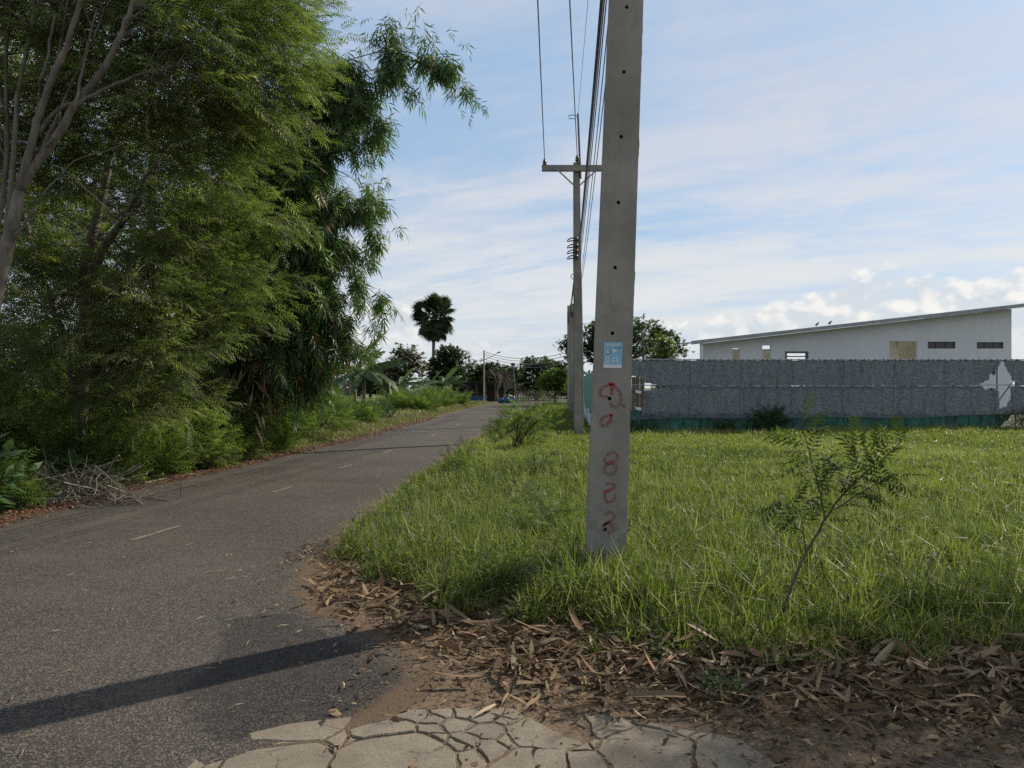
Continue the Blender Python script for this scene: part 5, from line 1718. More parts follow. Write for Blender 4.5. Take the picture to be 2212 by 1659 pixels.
treeA = empty('tree', tuple(P(-60, 1085, TZ) * [1, 1, 0]), 'large pale barked tree with several forking stems at the left border of the picture', 'tree', 'trees on the left roadside')
A_tr = [(tp_([(-75, 1085), (-60, 900), (-25, 700), (12, 553), (30, 480), (43, 413)], TZ), .115, .066),
        (tp_([(43, 413), (63, 380), (79, 347), (109, 314), (139, 274), (155, 231), (198, 185), (238, 129), (265, 73), (281, 26), (300, -40), (330, -140)], TZ, .02), .058, .022),
        (tp_([(43, 413), (60, 347), (76, 274), (96, 215), (112, 165), (139, 116), (155, 66), (169, 26), (178, -30), (195, -130)], TZ, -.02), .050, .022),
        (tp_([(-30, 720), (5, 560), (26, 397), (33, 248), (40, 190), (50, 139), (71, 66), (71, 0), (80, -90)], TZ + .3, .04), .042, .018),
        (tp_([(-60, 860), (-20, 600), (10, 420), (18, 300), (8, 180), (20, 60), (30, -60)], TZ + .5, .05), .04, .018),
        (tp_([(50, 400), (70, 300), (95, 200), (130, 110), (145, 20), (150, -60)], TZ + .3, .05), .026, .012), (tp_([(60, 390), (110, 280), (150, 190), (215, 60), (240, -40)], TZ + .4, .06), .024, .010), (tp_([(30, 420), (60, 320), (85, 240), (90, 120), (110, 0)], TZ + .6, .05), .022, .010),
        (tp_([(155, 231), (200, 205), (260, 175), (330, 152), (400, 140)], TZ, .14), .03, .006),
        (tp_([(79, 290), (120, 232), (160, 225), (230, 190), (300, 170)], TZ, .1), .028, .01),
        (tp_([(100, 318), (128, 285), (130, 240)], TZ, -.03), .016, .008), (tp_([(88, 175), (105, 130), (108, 85), (118, 30)], TZ, -.03), .02, .01),
        (tp_([(160, 240), (180, 150), (190, 100), (210, 20)], TZ, .06), .022, .01), (tp_([(60, 470), (90, 420), (170, 335), (245, 330), (270, 305)], TZ, -.04), .012, .005),
        (tp_([(110, 355), (150, 370), (190, 415), (235, 452)], TZ, -.05), .010, .004), (tp_([(20, 529), (50, 490), (75, 450)], TZ, -.06), .025, .012)]
mb = MB(); skA = []
for k, (p, r0, r1) in enumerate(A_tr):
    if k < 3: skA.append(limb(mb, p, r0, r1, 10, .005))
mb.build('trunk', M['bark'], treeA, True)
for k, (p, r0, r1) in enumerate(A_tr):
    if k >= 3:
        one = MB(); skA.append(limb(one, p, r0, r1, 7, .006)); one.build('branch', M['bark'], treeA, True)
skA = np.concatenate(skA)


def clearA(p):
    # leave the stems themselves in view: no leaves right in front of them
    xd = p[:, 0] / p[:, 1] * F + HX; yd = HY - (p[:, 2] - CH) / p[:, 1] * F
    stem_x = np.interp(-yd, [-600, -413, -314, -231, -129, -26, 60], [5, 45, 105, 155, 235, 280, 310])
    nearstem = (p[:, 1] < TZ + .25) & ((xd < stem_x + 12) & (yd < 470))
    sx = np.interp(yd, [215, 331, 494, 593, 732, 970, 1060], [268, 240, 205, 182, 183, 172, 170])
    sx2 = np.interp(yd, [304, 347, 423, 479, 529, 600], [370, 344, 298, 264, 225, 190])
    onB = ((np.abs(xd - sx) < 20) & (yd > 330)) | ((np.abs(xd - sx2) < 18) & (yd > 300) & (yd < 600))
    return ~(nearstem & (rng.random(len(p)) < .80)) & ~(onB & (rng.random(len(p)) < .8))


blA = [B(300, 60, TZ + .6, 1.3, 1.0, 1.0), B(470, 60, TZ + 1.6, 1.35, 1.0, 1.0), B(590, 90, TZ + 2.6, .9, .85, .9), B(420, 180, TZ + 1.6, 1.25, .8, .9), B(560, 210, TZ + 2.6, 1.0, .7, .8), B(150, 40, TZ + 1.2, 1.4, 1.2, .8), B(20, 120, TZ + 1.4, 1.2, 1.6, .8),
       B(330, 280, TZ + 2.0, 1.2, .7, .8), B(480, 320, TZ + 2.6, 1.1, .6, .8), B(610, 30, TZ + 3, .7, .7, .8), B(130, -120, TZ + .6, 2.0, .9, 1.2), B(420, -110, TZ + 1.4, 1.9, .7, 1.2), B(40, 320, TZ + 1.6, .9, .9, .6), B(200, 330, TZ + 2.2, 1.0, .8, .6)]
crA = grow_crown(treeA, blA, skA, 1180, 9, .14, .28, 'tree_leaf', FEATH, shell=.2, twig_n=420, twig_r=.008, clear=clearA)

# second tree with a bushy foot
TB = 12.6
treeB = empty('tree', tuple(P(171, 1040, TB) * [1, 1, 0]), 'second tree with a dark forked trunk rising behind the brush pile', 'tree', 'trees on the left roadside')
B_tr = [(tp_([(168, 1060), (171, 970), (175, 851), (183, 732), (185, 673), (179, 593), (195, 526), (202, 494), (225, 413), (238, 331), (251, 264), (271, 215), (300, 120), (330, 20)], TB, .03), .125, .03),
        (tp_([(182, 620), (225, 529), (264, 479), (298, 423), (324, 370), (344, 347), (370, 304), (410, 230), (470, 150)], TB, .08), .075, .02),
        (tp_([(168, 900), (163, 851), (151, 803), (143, 752), (139, 728), (115, 668), (95, 605), (79, 565), (65, 518), (40, 420), (30, 330)], TB, -.02), .055, .02),
        (tp_([(183, 700), (230, 640), (300, 600), (380, 580)], TB, -.1), .02, .006), (tp_([(175, 800), (240, 760), (320, 740)], TB, -.12), .018, .005), (tp_([(115, 668), (60, 640), (10, 630)], TB, -.1), .02, .006)]
mb = MB(); skB = []
for k, (p, r0, r1) in enumerate(B_tr):
    if k < 1: skB.append(limb(mb, p, r0, r1, 10, .006))
mb.build('trunk', M['bark_dark'], treeB, True)
for k, (p, r0, r1) in enumerate(B_tr):
    if k >= 1:
        one = MB(); skB.append(limb(one, p, r0, r1, 7, .010)); one.build('branch', M['bark_dark'], treeB, True)
skB = np.concatenate(skB)


def clearB(p):
    xd = p[:, 0] / p[:, 1] * F + HX; yd = HY - (p[:, 2] - CH) / p[:, 1] * F
    sx = np.interp(yd, [215, 331, 494, 593, 732, 970, 1060], [268, 240, 205, 182, 183, 172, 170])
    sx2 = np.interp(yd, [304, 347, 423, 479, 529, 600], [370, 344, 298, 264, 225, 190])
    onB = (np.abs(xd - sx) < 18) | ((np.abs(xd - sx2) < 16) & (yd > 300) & (yd < 600))
    return ~((p[:, 1] < TB + .3) & onB & (rng.random(len(p)) < .8))


blB = [B(330, 480, TB - .4, .9, .6), B(420, 560, TB + .2, 1.0, .7), B(300, 640, TB - .8, .8, .5), B(230, 720, TB - 1.0, .75, .45), B(320, 760, TB - .8, .8, .5), B(400, 700, TB, .8, .6), B(80, 700, TB - 1.2, .8, .6), B(60, 800, TB - 1.6, .6, .6), B(120, 580, TB - .6, .7, .45),
       B(260, 850, TB - .8, .7, .5), B(340, 850, TB, .8, .5), B(60, 560, TB - 1, .6, .5), B(450, 430, TB + .6, .9, .6), B(540, 460, TB + 1.2, .8, .6), B(540, 600, TB + 1.5, .9, .6), B(200, 560, TB + 1, 1.2, .9), B(40, 480, TB + .8, 1.0, .8), B(470, 640, TB + .8, .8, .7)]
grow_crown(treeB, blB, skB, 700, 9, .14, .30, 'tree_leaf', FEATH, shell=.25, twig_n=300, twig_r=.009, bark_m='bark_dark', clear=clearB)

# trees of the thicket behind, closing the view
TH_ = [((-60, 300), 14.5, 3.4, 'dense dark tree filling the gap behind the large pale tree'), ((200, 420), 16.5, 3.2, 'dense dark tree standing behind the second trunk'), ((420, 420), 17.5, 2.4, 'dark tree between the trunks and the bamboo'), ((330, 40), 17.0, 3.0, 'tall tree whose top shows above the second tree')]
for (xy_, Z, r, lab) in TH_:
    c = P(*xy_, Z)
    c[0] = min(c[0], float(left_edge(Z)) - r * .62)
    o = empty('tree', (c[0], c[1], 0), lab, 'tree', 'trees on the left roadside')
    tr = MB(); sk = [limb(tr, [(c[0], c[1], -.1), (c[0] + .2, c[1], 1.6), (c[0] - .1, c[1] + .2, c[2] * .6), (c[0], c[1], c[2])], .16, .06, 8, .02)]
    for q in range(6):
        a = rng.uniform(0, 6.28); zz_b = c[2] * rng.uniform(.2, .7)
        sk.append(limb(tr, [(c[0], c[1], zz_b), (c[0] + r * .5 * math.cos(a), c[1] + r * .4 * math.sin(a), zz_b + .8), (c[0] + r * .9 * math.cos(a), c[1] + r * .8 * math.sin(a), zz_b + 1.8)], .06, .02, 6, .02))
    tr.build('trunk', M['bark_dark'], o, True)
    hh = c[2]
    bl = [(c, (r, r * .7, r * .9)), ((c[0], c[1], hh * .35), (r * .9, r * .6, hh * .38)), ((c[0] + r * .3, c[1] - .3, hh + r * .3), (r * .7, r * .6, r * .7)), ((c[0] - r * .5, c[1], hh * .8), (r * .8, r * .6, r * .8))]
    grow_crown(o, bl, np.concatenate(sk), 420, 8, .3, .36, 'tree_leaf', FEATH, shell=.35, twig_n=60, twig_r=.012, bark_m='bark_dark')

# ------------------------------------------------------------------ bamboo
BZ = 18.0
bam = empty('bamboo', (float(left_edge(BZ)) - 2.2, BZ + .6, 0), 'tall bamboo clump with arching stems hanging over the road', 'bamboo')
arcs = [([(520, 420), (620, 220), (720, 135), (850, 95), (950, 118), (1005, 165), (1028, 205)], 0.0, 1.0), ([(540, 450), (650, 230), (740, 165), (830, 130), (905, 150)], .5, 1.0), ([(530, 400), (640, 200), (740, 190), (800, 220), (830, 280)], -.4, 1.0),
        ([(560, 430), (660, 260), (740, 235), (795, 262), (825, 300)], .6, .9), ([(560, 480), (660, 340), (735, 350), (790, 405), (820, 450)], .2, 1.0), ([(560, 520), (660, 420), (735, 430), (795, 480), (815, 525)], -.3, 1.0),
        ([(560, 600), (640, 520), (715, 535), (760, 575)], .4, 1.0), ([(600, 640), (680, 580), (755, 592), (815, 628), (845, 668)], .0, .75), ([(600, 700), (680, 650), (740, 680), (775, 740)], -.2, 1.0),
        ([(480, 380), (560, 250), (640, 230), (700, 300), (720, 380)], -.8, 1.2), ([(470, 430), (560, 330), (640, 340), (700, 420)], -1.0, 1.2), ([(470, 520), (560, 430), (640, 450), (690, 540)], -1.2, 1.2), ([(500, 600), (580, 540), (650, 580), (690, 660)], -1.0, 1.2),
        ([(480, 680), (560, 620), (630, 660), (670, 740)], -.8, 1.2), ([(520, 760), (600, 690), (660, 720), (700, 790)], -.6, 1.1), ([(420, 640), (500, 560), (560, 590), (600, 680)], -1.3, 1.1), ([(420, 740), (500, 690), (560, 720), (600, 800)], -1.2, 1.1),
        ([(600, 300), (680, 190), (740, 200), (790, 250)], .9, 1.0), ([(620, 560), (700, 500), (770, 520), (805, 560)], .8, .9), ([(380, 480), (460, 380), (540, 380), (600, 460)], -1.1, 1.1), ([(560, 800), (620, 740), (680, 760), (720, 820)], -.2, 1.0), ([(660, 690), (730, 690), (770, 720), (800, 760)], .5, .7)]
culms = MB(); Lp = []; Ld = []; 
br = MB()
for pts, dz_, dens in arcs:
    Zc = BZ + dz_ * 1.3
    p = np.array([P(x, y, Zc + .12 * k) for k, (x, y) in enumerate(pts)])
    foot = np.array([float(left_edge(BZ)) - 2.2 + rng.normal(0, .5), BZ + .6 + rng.normal(0, .5), -.1])
    mid = np.array([foot[0] * .6 + p[0][0] * .4, p[0][1], p[0][2] * .55])
    q = limb(culms, np.vstack([foot, mid, p]), .035, .006, 6)
    q = q[int(len(q) * .3):]
    seg = np.linalg.norm(np.diff(q, axis=0), axis=1); d = np.concatenate([[0], np.cumsum(seg)])
    n = int(d[-1] * 34 * dens)
    t = rng.random(n) ** .8 * d[-1]
    base_ = np.stack([np.interp(t, d, q[:, k]) for k in range(3)], -1)
    frac = t / d[-1]
    dirs = unit(n); dirs[:, 2] = dirs[:, 2] * .5 - .15
    dirs[:, 1] *= .8
    ln = (1.0 - .62 * frac) * rng.uniform(.3, 1.0, n) * 1.05
    for a, dd, l in list(zip(base_, dirs, ln))[::3]:
        br.tube([a, a + dd * l * .5 + [0, 0, .05 * l], a + dd * l + [0, 0, -.22 * l * l]], [.006, .004, .0018], 4, cap=False)
    for u in np.linspace(.25, 1.0, 5):
        pp = base_ + dirs * (ln * u)[:, None]; pp[:, 2] -= .22 * (ln * u) ** 2
        Lp.append(pp + rng.normal(0, .05, pp.shape)); dl = dirs * .5 + unit(n) * .5; dl[:, 2] -= .55 + .3 * u; Ld.append(dl)
core = [B(700, 180, BZ, .5, .4, .5), B(745, 175, BZ + .2, .45, .35, .5), B(800, 145, BZ + .4, .4, .35, .4), B(785, 100, BZ + .3, .18, .24, .2), B(838, 70, BZ + .4, .20, .28, .2), B(868, 110, BZ + .5, .38, .28, .4), B(860, 62, BZ + .5, .16, .2, .2), B(922, 75, BZ + .6, .2, .28, .2), B(925, 125, BZ + .6, .34, .22, .3), B(975, 130, BZ + .7, .24, .2, .2), B(1005, 165, BZ + .7, .14, .24, .15), B(1018, 200, BZ + .7, .10, .2, .1), B(860, 165, BZ + .4, .25, .3, .3), B(830, 195, BZ + .3, .3, .35, .3), B(780, 215, BZ + .2, .35, .4, .3), B(815, 290, BZ + .2, .2, .3, .2), B(770, 300, BZ, .25, .25, .25), B(910, 165, BZ + .5, .16, .24, .2), B(730, 240, BZ + .2, .5, .4, .5), B(800, 245, BZ + .3, .28, .3, .3), B(690, 300, BZ, .6, .5, .5), B(730, 360, BZ + .2, .5, .4, .5), B(780, 430, BZ + .2, .4, .3, .4), B(790, 490, BZ, .35, .3, .4), B(770, 720, BZ, .35, .4, .4), B(600, 380, BZ - .2, 1.1, 1.0, .8), B(650, 520, BZ - .2, 1.0, .9, .8), B(560, 520, BZ - .8, 1.1, 1.0, .8), B(620, 660, BZ, 1.1, .8, .8), B(560, 760, BZ - .6, 1.0, .7, .7), B(690, 420, BZ + .1, .7, .7, .7), B(700, 600, BZ + .1, .75, .6, .6), B(660, 280, BZ, .8, .6, .7), B(720, 500, BZ, .7, .7, .6), B(480, 640, BZ - 1.2, .9, 1.0, .6), B(480, 480, BZ - 1, .9, .9, .6), B(690, 720, BZ, .7, .5, .6), B(640, 820, BZ, .8, .5, .6), B(740, 420, BZ, .5, .5, .5), B(750, 640, BZ, .5, .35, .5), B(560, 260, BZ - .4, .9, .7, .7), B(700, 180, BZ, .6, .35, .6)]
C_, D_ = blob_points(core, 1650, .2)
C_ = np.repeat(C_, 9, 0) + rng.normal(0, .22, (len(C_) * 9, 3)); D_ = np.repeat(D_, 9, 0) * .6 + unit(len(C_)) * .6; D_[:, 2] = D_[:, 2] * .4 - .6
Lp.append(C_); Ld.append(D_)
culms.build('culms', M['culm'], bam, True)
br.build('branches', M['culm'], bam)
Lp = np.concatenate(Lp); Ld = np.concatenate(Ld)
gap = (Lp[:, 0] > -4.4 + .1 * rng.normal(size=len(Lp))) & (vnoise(Lp[:, 0] * 2.4 + Lp[:, 1] * .7, Lp[:, 2] * 2.4, 97, 2) < .46)
Lp, Ld = Lp[~gap], Ld[~gap]
mb = MB(); tn = np.clip(rng.normal(.42, .2, len(Lp)) + (vnoise(Lp[:, 0] * 1.1, Lp[:, 2] * 1.1, 91) - .5) * .5, 0, .92)
q = rng.random(len(Lp)) < .02 + .10 * (Lp[:, 2] < 3.5); tn[q] = rng.uniform(.95, 1, q.sum())
sel = rng.random(len(Lp)) < .62
scatter(mb, BAMB, Lp[sel], Ld[sel], rng.uniform(.30, .52, sel.sum()), tn[sel])
mb.build('foliage', M['bamboo_leaf'], bam)
# dead sheaths hanging inside the bamboo
pale = MB(); n = 90
pp = np.column_stack([rng.uniform(-7.2, -4.6, n), BZ - 1.2 + rng.uniform(-.5, .8, n), rng.uniform(.6, 3.4, n)])
pp[:, 0] = np.minimum(pp[:, 0], left_edge(pp[:, 1]) + .1)
dd = np.stack([rng.normal(0.2, .3, n), rng.normal(-.2, .3, n), -np.ones(n)], -1)
scatter(pale, [diamond(1, .07, .1)], pp, dd, rng.uniform(.25, .7, n), rng.uniform(.5, 1, n)); pale.build('dead_sheaths', M['chips'], bam)['kind'] = 'stuff'

# ------------------------------------------------------------------ brush pile, stump and logs at the left verge
bp = P(150, 1062, 10.7); bp[2] = ground_z(bp[0], bp[1])
brush = empty('brush_pile', tuple(bp), 'pile of dry cut branches at the foot of the second tree', 'brush pile')
for k in range(150):
    a = rng.uniform(0, 6.28); L = rng.uniform(.5, 1.5)
    c = bp + [rng.normal(0, .52), rng.normal(0, .22), rng.uniform(.03, .5) * rng.random() ** .5]
    el_ = rng.normal(.25, .45)
    d = np.array([math.cos(a) * math.cos(el_), .4 * math.sin(a) * math.cos(el_), math.sin(el_)])
    e0 = c - d * L / 2; e1 = c + d * L / 2
    for e_ in (e0, e1): e_[2] = max(e_[2], ground_z(e_[0], e_[1]) + .015)
    md = (e0 + e1) / 2 + rng.normal(0, .05, 3); md[2] = max(md[2], bp[2] + .03)
    mb = MB(); mb.tube([e0, (e0 + md) / 2 + rng.normal(0, .015, 3), md, (e1 + md) / 2 + rng.normal(0, .015, 3), e1], np.linspace(rng.uniform(.005, .015), .003, 5), 5)
    mb.build('branch', M['twig'], brush)
for (pts, r0, r1, lab) in [([(-60, 1098), (0, 1096), (45, 1094), (62, 1090)], .085, .075, 'thick pale log lying at the left border beside the road'), ([(90, 1092), (140, 1085), (190, 1077)], .05, .045, 'shorter pale log lying in front of the brush pile'),
                           ([(330, 1044), (345, 1046), (375, 1038), (415, 1030), (430, 1022)], .035, .012, 'crooked pale branch lying along the road edge right of the brush pile')]:
    q = np.array([P(x, y, F * CH / (y + 4 - HY)) for x, y in pts]); q[:, 0] = np.minimum(q[:, 0], left_edge(q[:, 1]) - r0 - .02)
    q[:, 2] = height(q[:, 0], q[:, 1]) + r0 * .8
    mb = MB(); limb(mb, q, r0, r1, 9, .006); o = mb.build('log' if r0 > .04 else 'fallen_branch', M['twig'], None, True)
    setp(o, lab, 'log' if r0 > .04 else 'branch')
sb = P(40, 1085, 10.2); sb[2] = ground_z(sb[0], sb[1])
st_ = empty('stump', tuple(sb), 'thin cut stump with a pale top and two side shoots at the left verge', 'stump')
mb = MB(); limb(mb, [sb + [0, 0, -.05], sb + [.01, 0, .3], sb + [.04, 0, .62]], .045, .036, 9); mb.build('trunk', M['twig'], st_, True)
mb = MB(); limb(mb, [sb + [.02, 0, .34], sb + [.12, -.05, .37], sb + [.2, -.08, .36]], .02, .012, 6); mb.build('branch', M['twig'], st_, True)
mb = MB(); limb(mb, [sb + [.01, 0, .2], sb + [.10, 0, .08], sb + [.16, 0, .0]], .02, .015, 6); mb.build('branch', M['twig'], st_, True)

# ------------------------------------------------------------------ sugar palm
PZ3 = 85.0
pc = P(938, 680, PZ3)
palm = empty('palm_tree', (pc[0], pc[1], 0), 'tall sugar palm with a round crown of fan leaves, far along the left roadside', 'palm tree')
mb = MB(); mb.tube([(pc[0] - .1, PZ3, -.2), (pc[0] - .05, PZ3, 2), (pc[0] - .1, PZ3, 5), (pc[0], PZ3, pc[2])], [.30, .22, .17, .2], 9); mb.build('trunk', M['palm_trunk'], palm, True)


def fan_mesh(seed):
    r = np.random.default_rng(seed); mb = MB()
    mb.tube([(0, 0, 0), (0, .7, .06), (0, 1.35, 0)], [.035, .025, .02], 4)
    n = 26
    for k in range(n):
        a = R(-140 + 280 * k / (n - 1)); L = .95 * (1 - .12 * abs(k / (n - 1) - .5)) * r.uniform(.9, 1.08)
        d = np.array([math.sin(a), math.cos(a), 0]); s = np.array([math.cos(a), -math.sin(a), 0])
        o_ = np.array([0, 1.35, 0]); zt = -.15 - .12 * r.random()
        V = [o_, o_ + d * L * .55 + s * .075 + [0, 0, .03], o_ + d * L * .55 - s * .075 + [0, 0, -.02], o_ + d * L + [0, 0, zt]]
        mb.add(V, [[(0, 1, 2), (1, 3, 2)]], r.uniform(.1, .8))
    return mb.mesh('frond', M['palm_leaf'])


FM = [fan_mesh(k) for k in range(4)]
DM = []
for k in range(2):
    me = fan_mesh(10 + k); me.attributes['tint'].data.foreach_set('value', np.full(len(me.polygons), .97, np.float32)); DM.append(me)
for k in range(84):
    e_ = R([82, 62, 44, 22, 2, -16, -34, -50, -62, -72, -30][k % 11] + rng.normal(0, 6)); a = 2.399 * k
    d = (math.cos(a) * math.cos(e_), math.sin(a) * math.cos(e_), math.sin(e_))
    f_ = put_leaf(FM, palm, (pc[0], PZ3, pc[2] + .1 - .01 * k), d, rng.uniform(1.1, 1.3), 'frond', up=(0, 0, 1) if abs(e_) < 1.1 else (1, 0, 0))
for k in range(26):
    a = 2.399 * k; e_ = R(-66 + rng.normal(0, 6))
    put_leaf(DM, palm, (pc[0], PZ3, pc[2] - .35 - .03 * k), (math.cos(a) * math.cos(e_), math.sin(a) * math.cos(e_), math.sin(e_)), .95, 'frond', up=(math.cos(a), math.sin(a), .3))

# ------------------------------------------------------------------ banana plants
def banana_leaf(seed, tattered=True):
    r = np.random.default_rng(seed); n = 22; V = []; Fs = []; T = []
    arch = r.uniform(.7, 1.5)
    for k in range(n + 1):
        t = k / n; y_ = t - .22 * arch * t * t * .6; z_ = -.55 * arch * t * t + .18 * t
        w_ = .155 * (math.sin(math.pi * min(1, .08 + .93 * t)) ** .55)
        V += [(0, y_, z_), (w_, y_ + .03, z_ - .05 - .35 * w_), (-w_, y_ + .03, z_ - .05 - .35 * w_)]
    V = np.array(V); extra = []
    for k in range(n):
        for s in (1, 2):
            a, b_, c, d = 3 * k, 3 * k + s, 3 * (k + 1) + s, 3 * (k + 1)
            gap = r.random() < .35 and tattered
            if gap:   # torn strip: pull the outer edge back from its neighbour and let it hang
                extra.append(V[c] + (V[b_] - V[c]) * r.uniform(.3, .6) + [0, 0, -r.uniform(.01, .05)])
                c = len(V) + len(extra) - 1
            Fs.append((a, b_, c, d) if s == 1 else (a, d, c, b_)); T.append(r.uniform(.2, .8))
    if extra: V = np.vstack([V, extra])
    mb = MB(); mb.add(V, [np.array(Fs)], np.array(T))
    ml = [(0, t - .22 * arch * t * t * .6, -.55 * arch * t * t + .18 * t + .006) for t in np.linspace(-.12, 1, 9)]
    mb.tube(ml, np.linspace(.016, .004, 9), 5, tint=1.0)
    return mb.mesh('leaf', M['banana'])


BL = [banana_leaf(k) for k in range(6)]
YOUNG = []
mb = MB()
V = [(0, 0, 0), (.03, .1, 0), (.11, .45, .01), (.10, .8, .0), (.02, 1.05, -.02), (-.09, .8, .05), (-.10, .45, .06), (-.03, .1, .02), (0, .45, -.01), (0, .8, -.01)]
mb.add(V, [[(0, 1, 8), (0, 8, 7), (3, 4, 9), (4, 5, 9)], [(1, 2, 3, 8), (8, 3, 9, 9)][:1], [(7, 8, 5, 6)], [(8, 3, 9)], [(8, 9, 5)]], .8)
YOUNG = [mb.mesh('leaf', M['banana'])]


def banana(label, base, hgt, leafL, angs):
    o = empty('banana_plant', tuple(base), label, 'banana plant', 'banana plants on the left roadside')
    mb = MB(); mb.tube([base + [0, 0, -.1], base + [.03, 0, hgt * .5], base + [0, 0, hgt]], [.13, .10, .06], 9); mb.build('pseudostem', M['pseudostem'], o, True)
    for (a, e_, s, young) in angs:
        a, e_ = R(a), R(e_)
        put_leaf(YOUNG if young else BL, o, base + [0, 0, hgt * .98], (math.cos(a) * math.cos(e_), math.sin(a) * math.cos(e_), math.sin(e_)), leafL * s, 'leaf', up=(0, -.2, 1) if e_ < 1.2 else (0, -1, .2))
    return o


b1 = P(785, 0, 36); b1[2] = 0
banana('large banana plant with torn arching leaves, in front of the far trees', b1, P(0, 806, 36)[2], 2.1, [(-12, 30, 1.1, 0), (-30, 18, 1.1, 0), (-45, 5, 1.0, 0), (-62, 12, .95, 0), (25, 40, 1.0, 0), (60, 55, .9, 0), (150, 40, .9, 0), (195, 25, 1.0, 0), (230, 15, .9, 0), (-100, 5, .8, 0), (-20, 52, .75, 1)])
b1 = P(765, 0, 37); b1[2] = 0
banana('taller banana plant with one upright blade leaf, behind the large banana plant', b1, P(0, 800, 37)[2], 2.0, [(8, 52, 1.25, 1), (60, 60, .9, 0), (160, 35, 1.0, 0), (205, 20, 1.0, 0), (-60, 30, .9, 0), (25, 38, .8, 1)])
for (xx, Z, hy_, L, lab) in ((955, 60, 828, 1.9, 'banana plant with a bright curled leaf, left of the street lamp'), (925, 62, 832, 1.8, 'banana plant in front of the dark round tree, left one of the far pair'), (862, 50, 830, 1.7, 'banana plant half hidden behind the pale leaved bush')):
    b1 = P(xx, 0, Z); b1[2] = 0
    banana(lab, b1, P(0, hy_, Z)[2], L, [(rng.uniform(-20, 20), 48, .95, 1), (-10, 20, 1, 0), (20, 35, 1, 0), (150, 30, 1, 0), (190, 22, 1.1, 0), (230, 10, .9, 0), (-60, 10, .9, 0), (90, 50, .9, 0), (-130, 15, .9, 0)])

# ------------------------------------------------------------------ far trees
def far_tree(label, base, skel, blobs, nc, per, sig, size, material, tmpl=TUFT, bark_m='bark_dark', trunk_r=.2, group='trees in the distance', tl=(.05, .95), twn=60, name='tree', shell=.45, droop=.1):
    o = empty(name, tuple(base), label, 'tree', group)
    mb = MB(); sk = []
    for (p, r0, r1) in skel: sk.append(limb(mb, p, r0, r1, 7, .02))
    mb.build('trunk', M[bark_m], o, True)
    grow_crown(o, blobs, np.concatenate(sk), nc, per, sig, size, material, tmpl, tl, shell, twn, trunk_r * .12, bark_m, droop)
    return o


def trunk_to(x, ybase, ytop, Z, r, lean=0):
    a = P(x, 0, Z); a[2] = -.1
    t = P(x + lean, ytop, Z)
    return [([a, (a + t) / 2 + rng.normal(0, .12, 3) * [1, 1, 0], t], r, r * .5)]


far_tree('dark round headed tree just right of the palm trunk', P(965, 838, 80) * [1, 1, 0], trunk_to(966, 0, 790, 80, .2), [B(962, 790, 80, 1.7, 1.6), B(945, 800, 79.5, 1.3, 1.3), B(985, 785, 80, 1.3, 1.5), B(967, 765, 80, 1.2, 1.0), B(975, 815, 79, 1.5, 1.2), B(935, 825, 79, 1.2, .9)], 300, 8, .3, .30, 'dark_leaf')
far_tree('bushy brownish green tree left of the palm', P(875, 838, 75) * [1, 1, 0], trunk_to(875, 0, 790, 75, .15), [B(870, 785, 75, 1.4, 1.4), B(895, 800, 75, 1.2, 1.2), B(850, 800, 75, 1.1, 1.0), B(880, 762, 75, .9, .9), B(865, 755, 75, .5, .8), B(905, 780, 75, .6, .9), B(845, 825, 75, 1.3, .8)], 240, 7, .26, .24, 'dry_brush_leaf', shell=.1)
far_tree('low tree between the banana leaves and the brownish tree', P(835, 838, 78) * [1, 1, 0], trunk_to(835, 0, 800, 78, .12), [B(830, 800, 78, 1.6, .7), B(812, 812, 78, 1.3, .8), B(850, 815, 78, 1.2, .8), B(790, 820, 78, 1.5, 1.0)], 150, 7, .3, .28, 'rain_leaf')
# casuarinas: thin pale spires
for (xx, yt, Z, r, lab) in ((728, 705, 95, 1.6, 'hazy grey green casuarina seen through the bamboo tips'), (700, 745, 100, 1.6, 'shorter hazy casuarina left of the tall one'), (755, 735, 98, 1.2, 'slim hazy casuarina right of the tall one'), (1013, 757, 120, .7, 'slender pale casuarina spire between the dark round tree and the lamp')):
    top = P(xx, yt, Z)
    bl = [((top[0], Z, top[2] * f_), (r * (1.05 - f_) + .12, r * (1.05 - f_) + .12, .9)) for f_ in np.linspace(.18, .97, 9)]
    far_tree(lab, (top[0], Z, 0), [([(top[0], Z, -.1), (top[0], Z, top[2] * .5), top], .16, .03)], bl, 260, 6, .22, .30, 'grey_leaf', [kite(1, .05, .2), kite(1, .07, .1)], group='casuarinas in the distance', droop=-.2, twn=90, shell=.1)
# rain trees at the end of the road
far_tree('wide spreading tree behind the street lamp', P(1040, 838, 96) * [1, 1, 0], trunk_to(1035, 0, 815, 96, .25), [B(1020, 812, 96, 2.0, 1.2), B(1045, 800, 96, 2.0, 1.0), B(1070, 808, 96, 2.2, 1.3), B(1095, 815, 96, 1.8, 1.2), B(1010, 830, 96, 2, 1.2), B(1050, 828, 95, 2.4, 1.3), B(1085, 835, 95, 2.2, 1.0)], 330, 8, .35, .34, 'rain_leaf')
far_tree('broad green tree right of the leaning pole', P(1160, 838, 100) * [1, 1, 0], trunk_to(1160, 0, 810, 100, .25), [B(1160, 790, 100, 2.2, 1.2), B(1135, 805, 100, 2.0, 1.2), B(1185, 795, 100, 2.0, 1.3), B(1150, 820, 99, 2.6, 1.5), B(1195, 820, 99, 2.2, 1.5), B(1120, 825, 99, 1.6, 1.2), B(1210, 805, 101, 1.6, 1.4), B(1165, 840, 98, 2.6, 1.0)], 360, 8, .35, .34, 'rain_leaf')
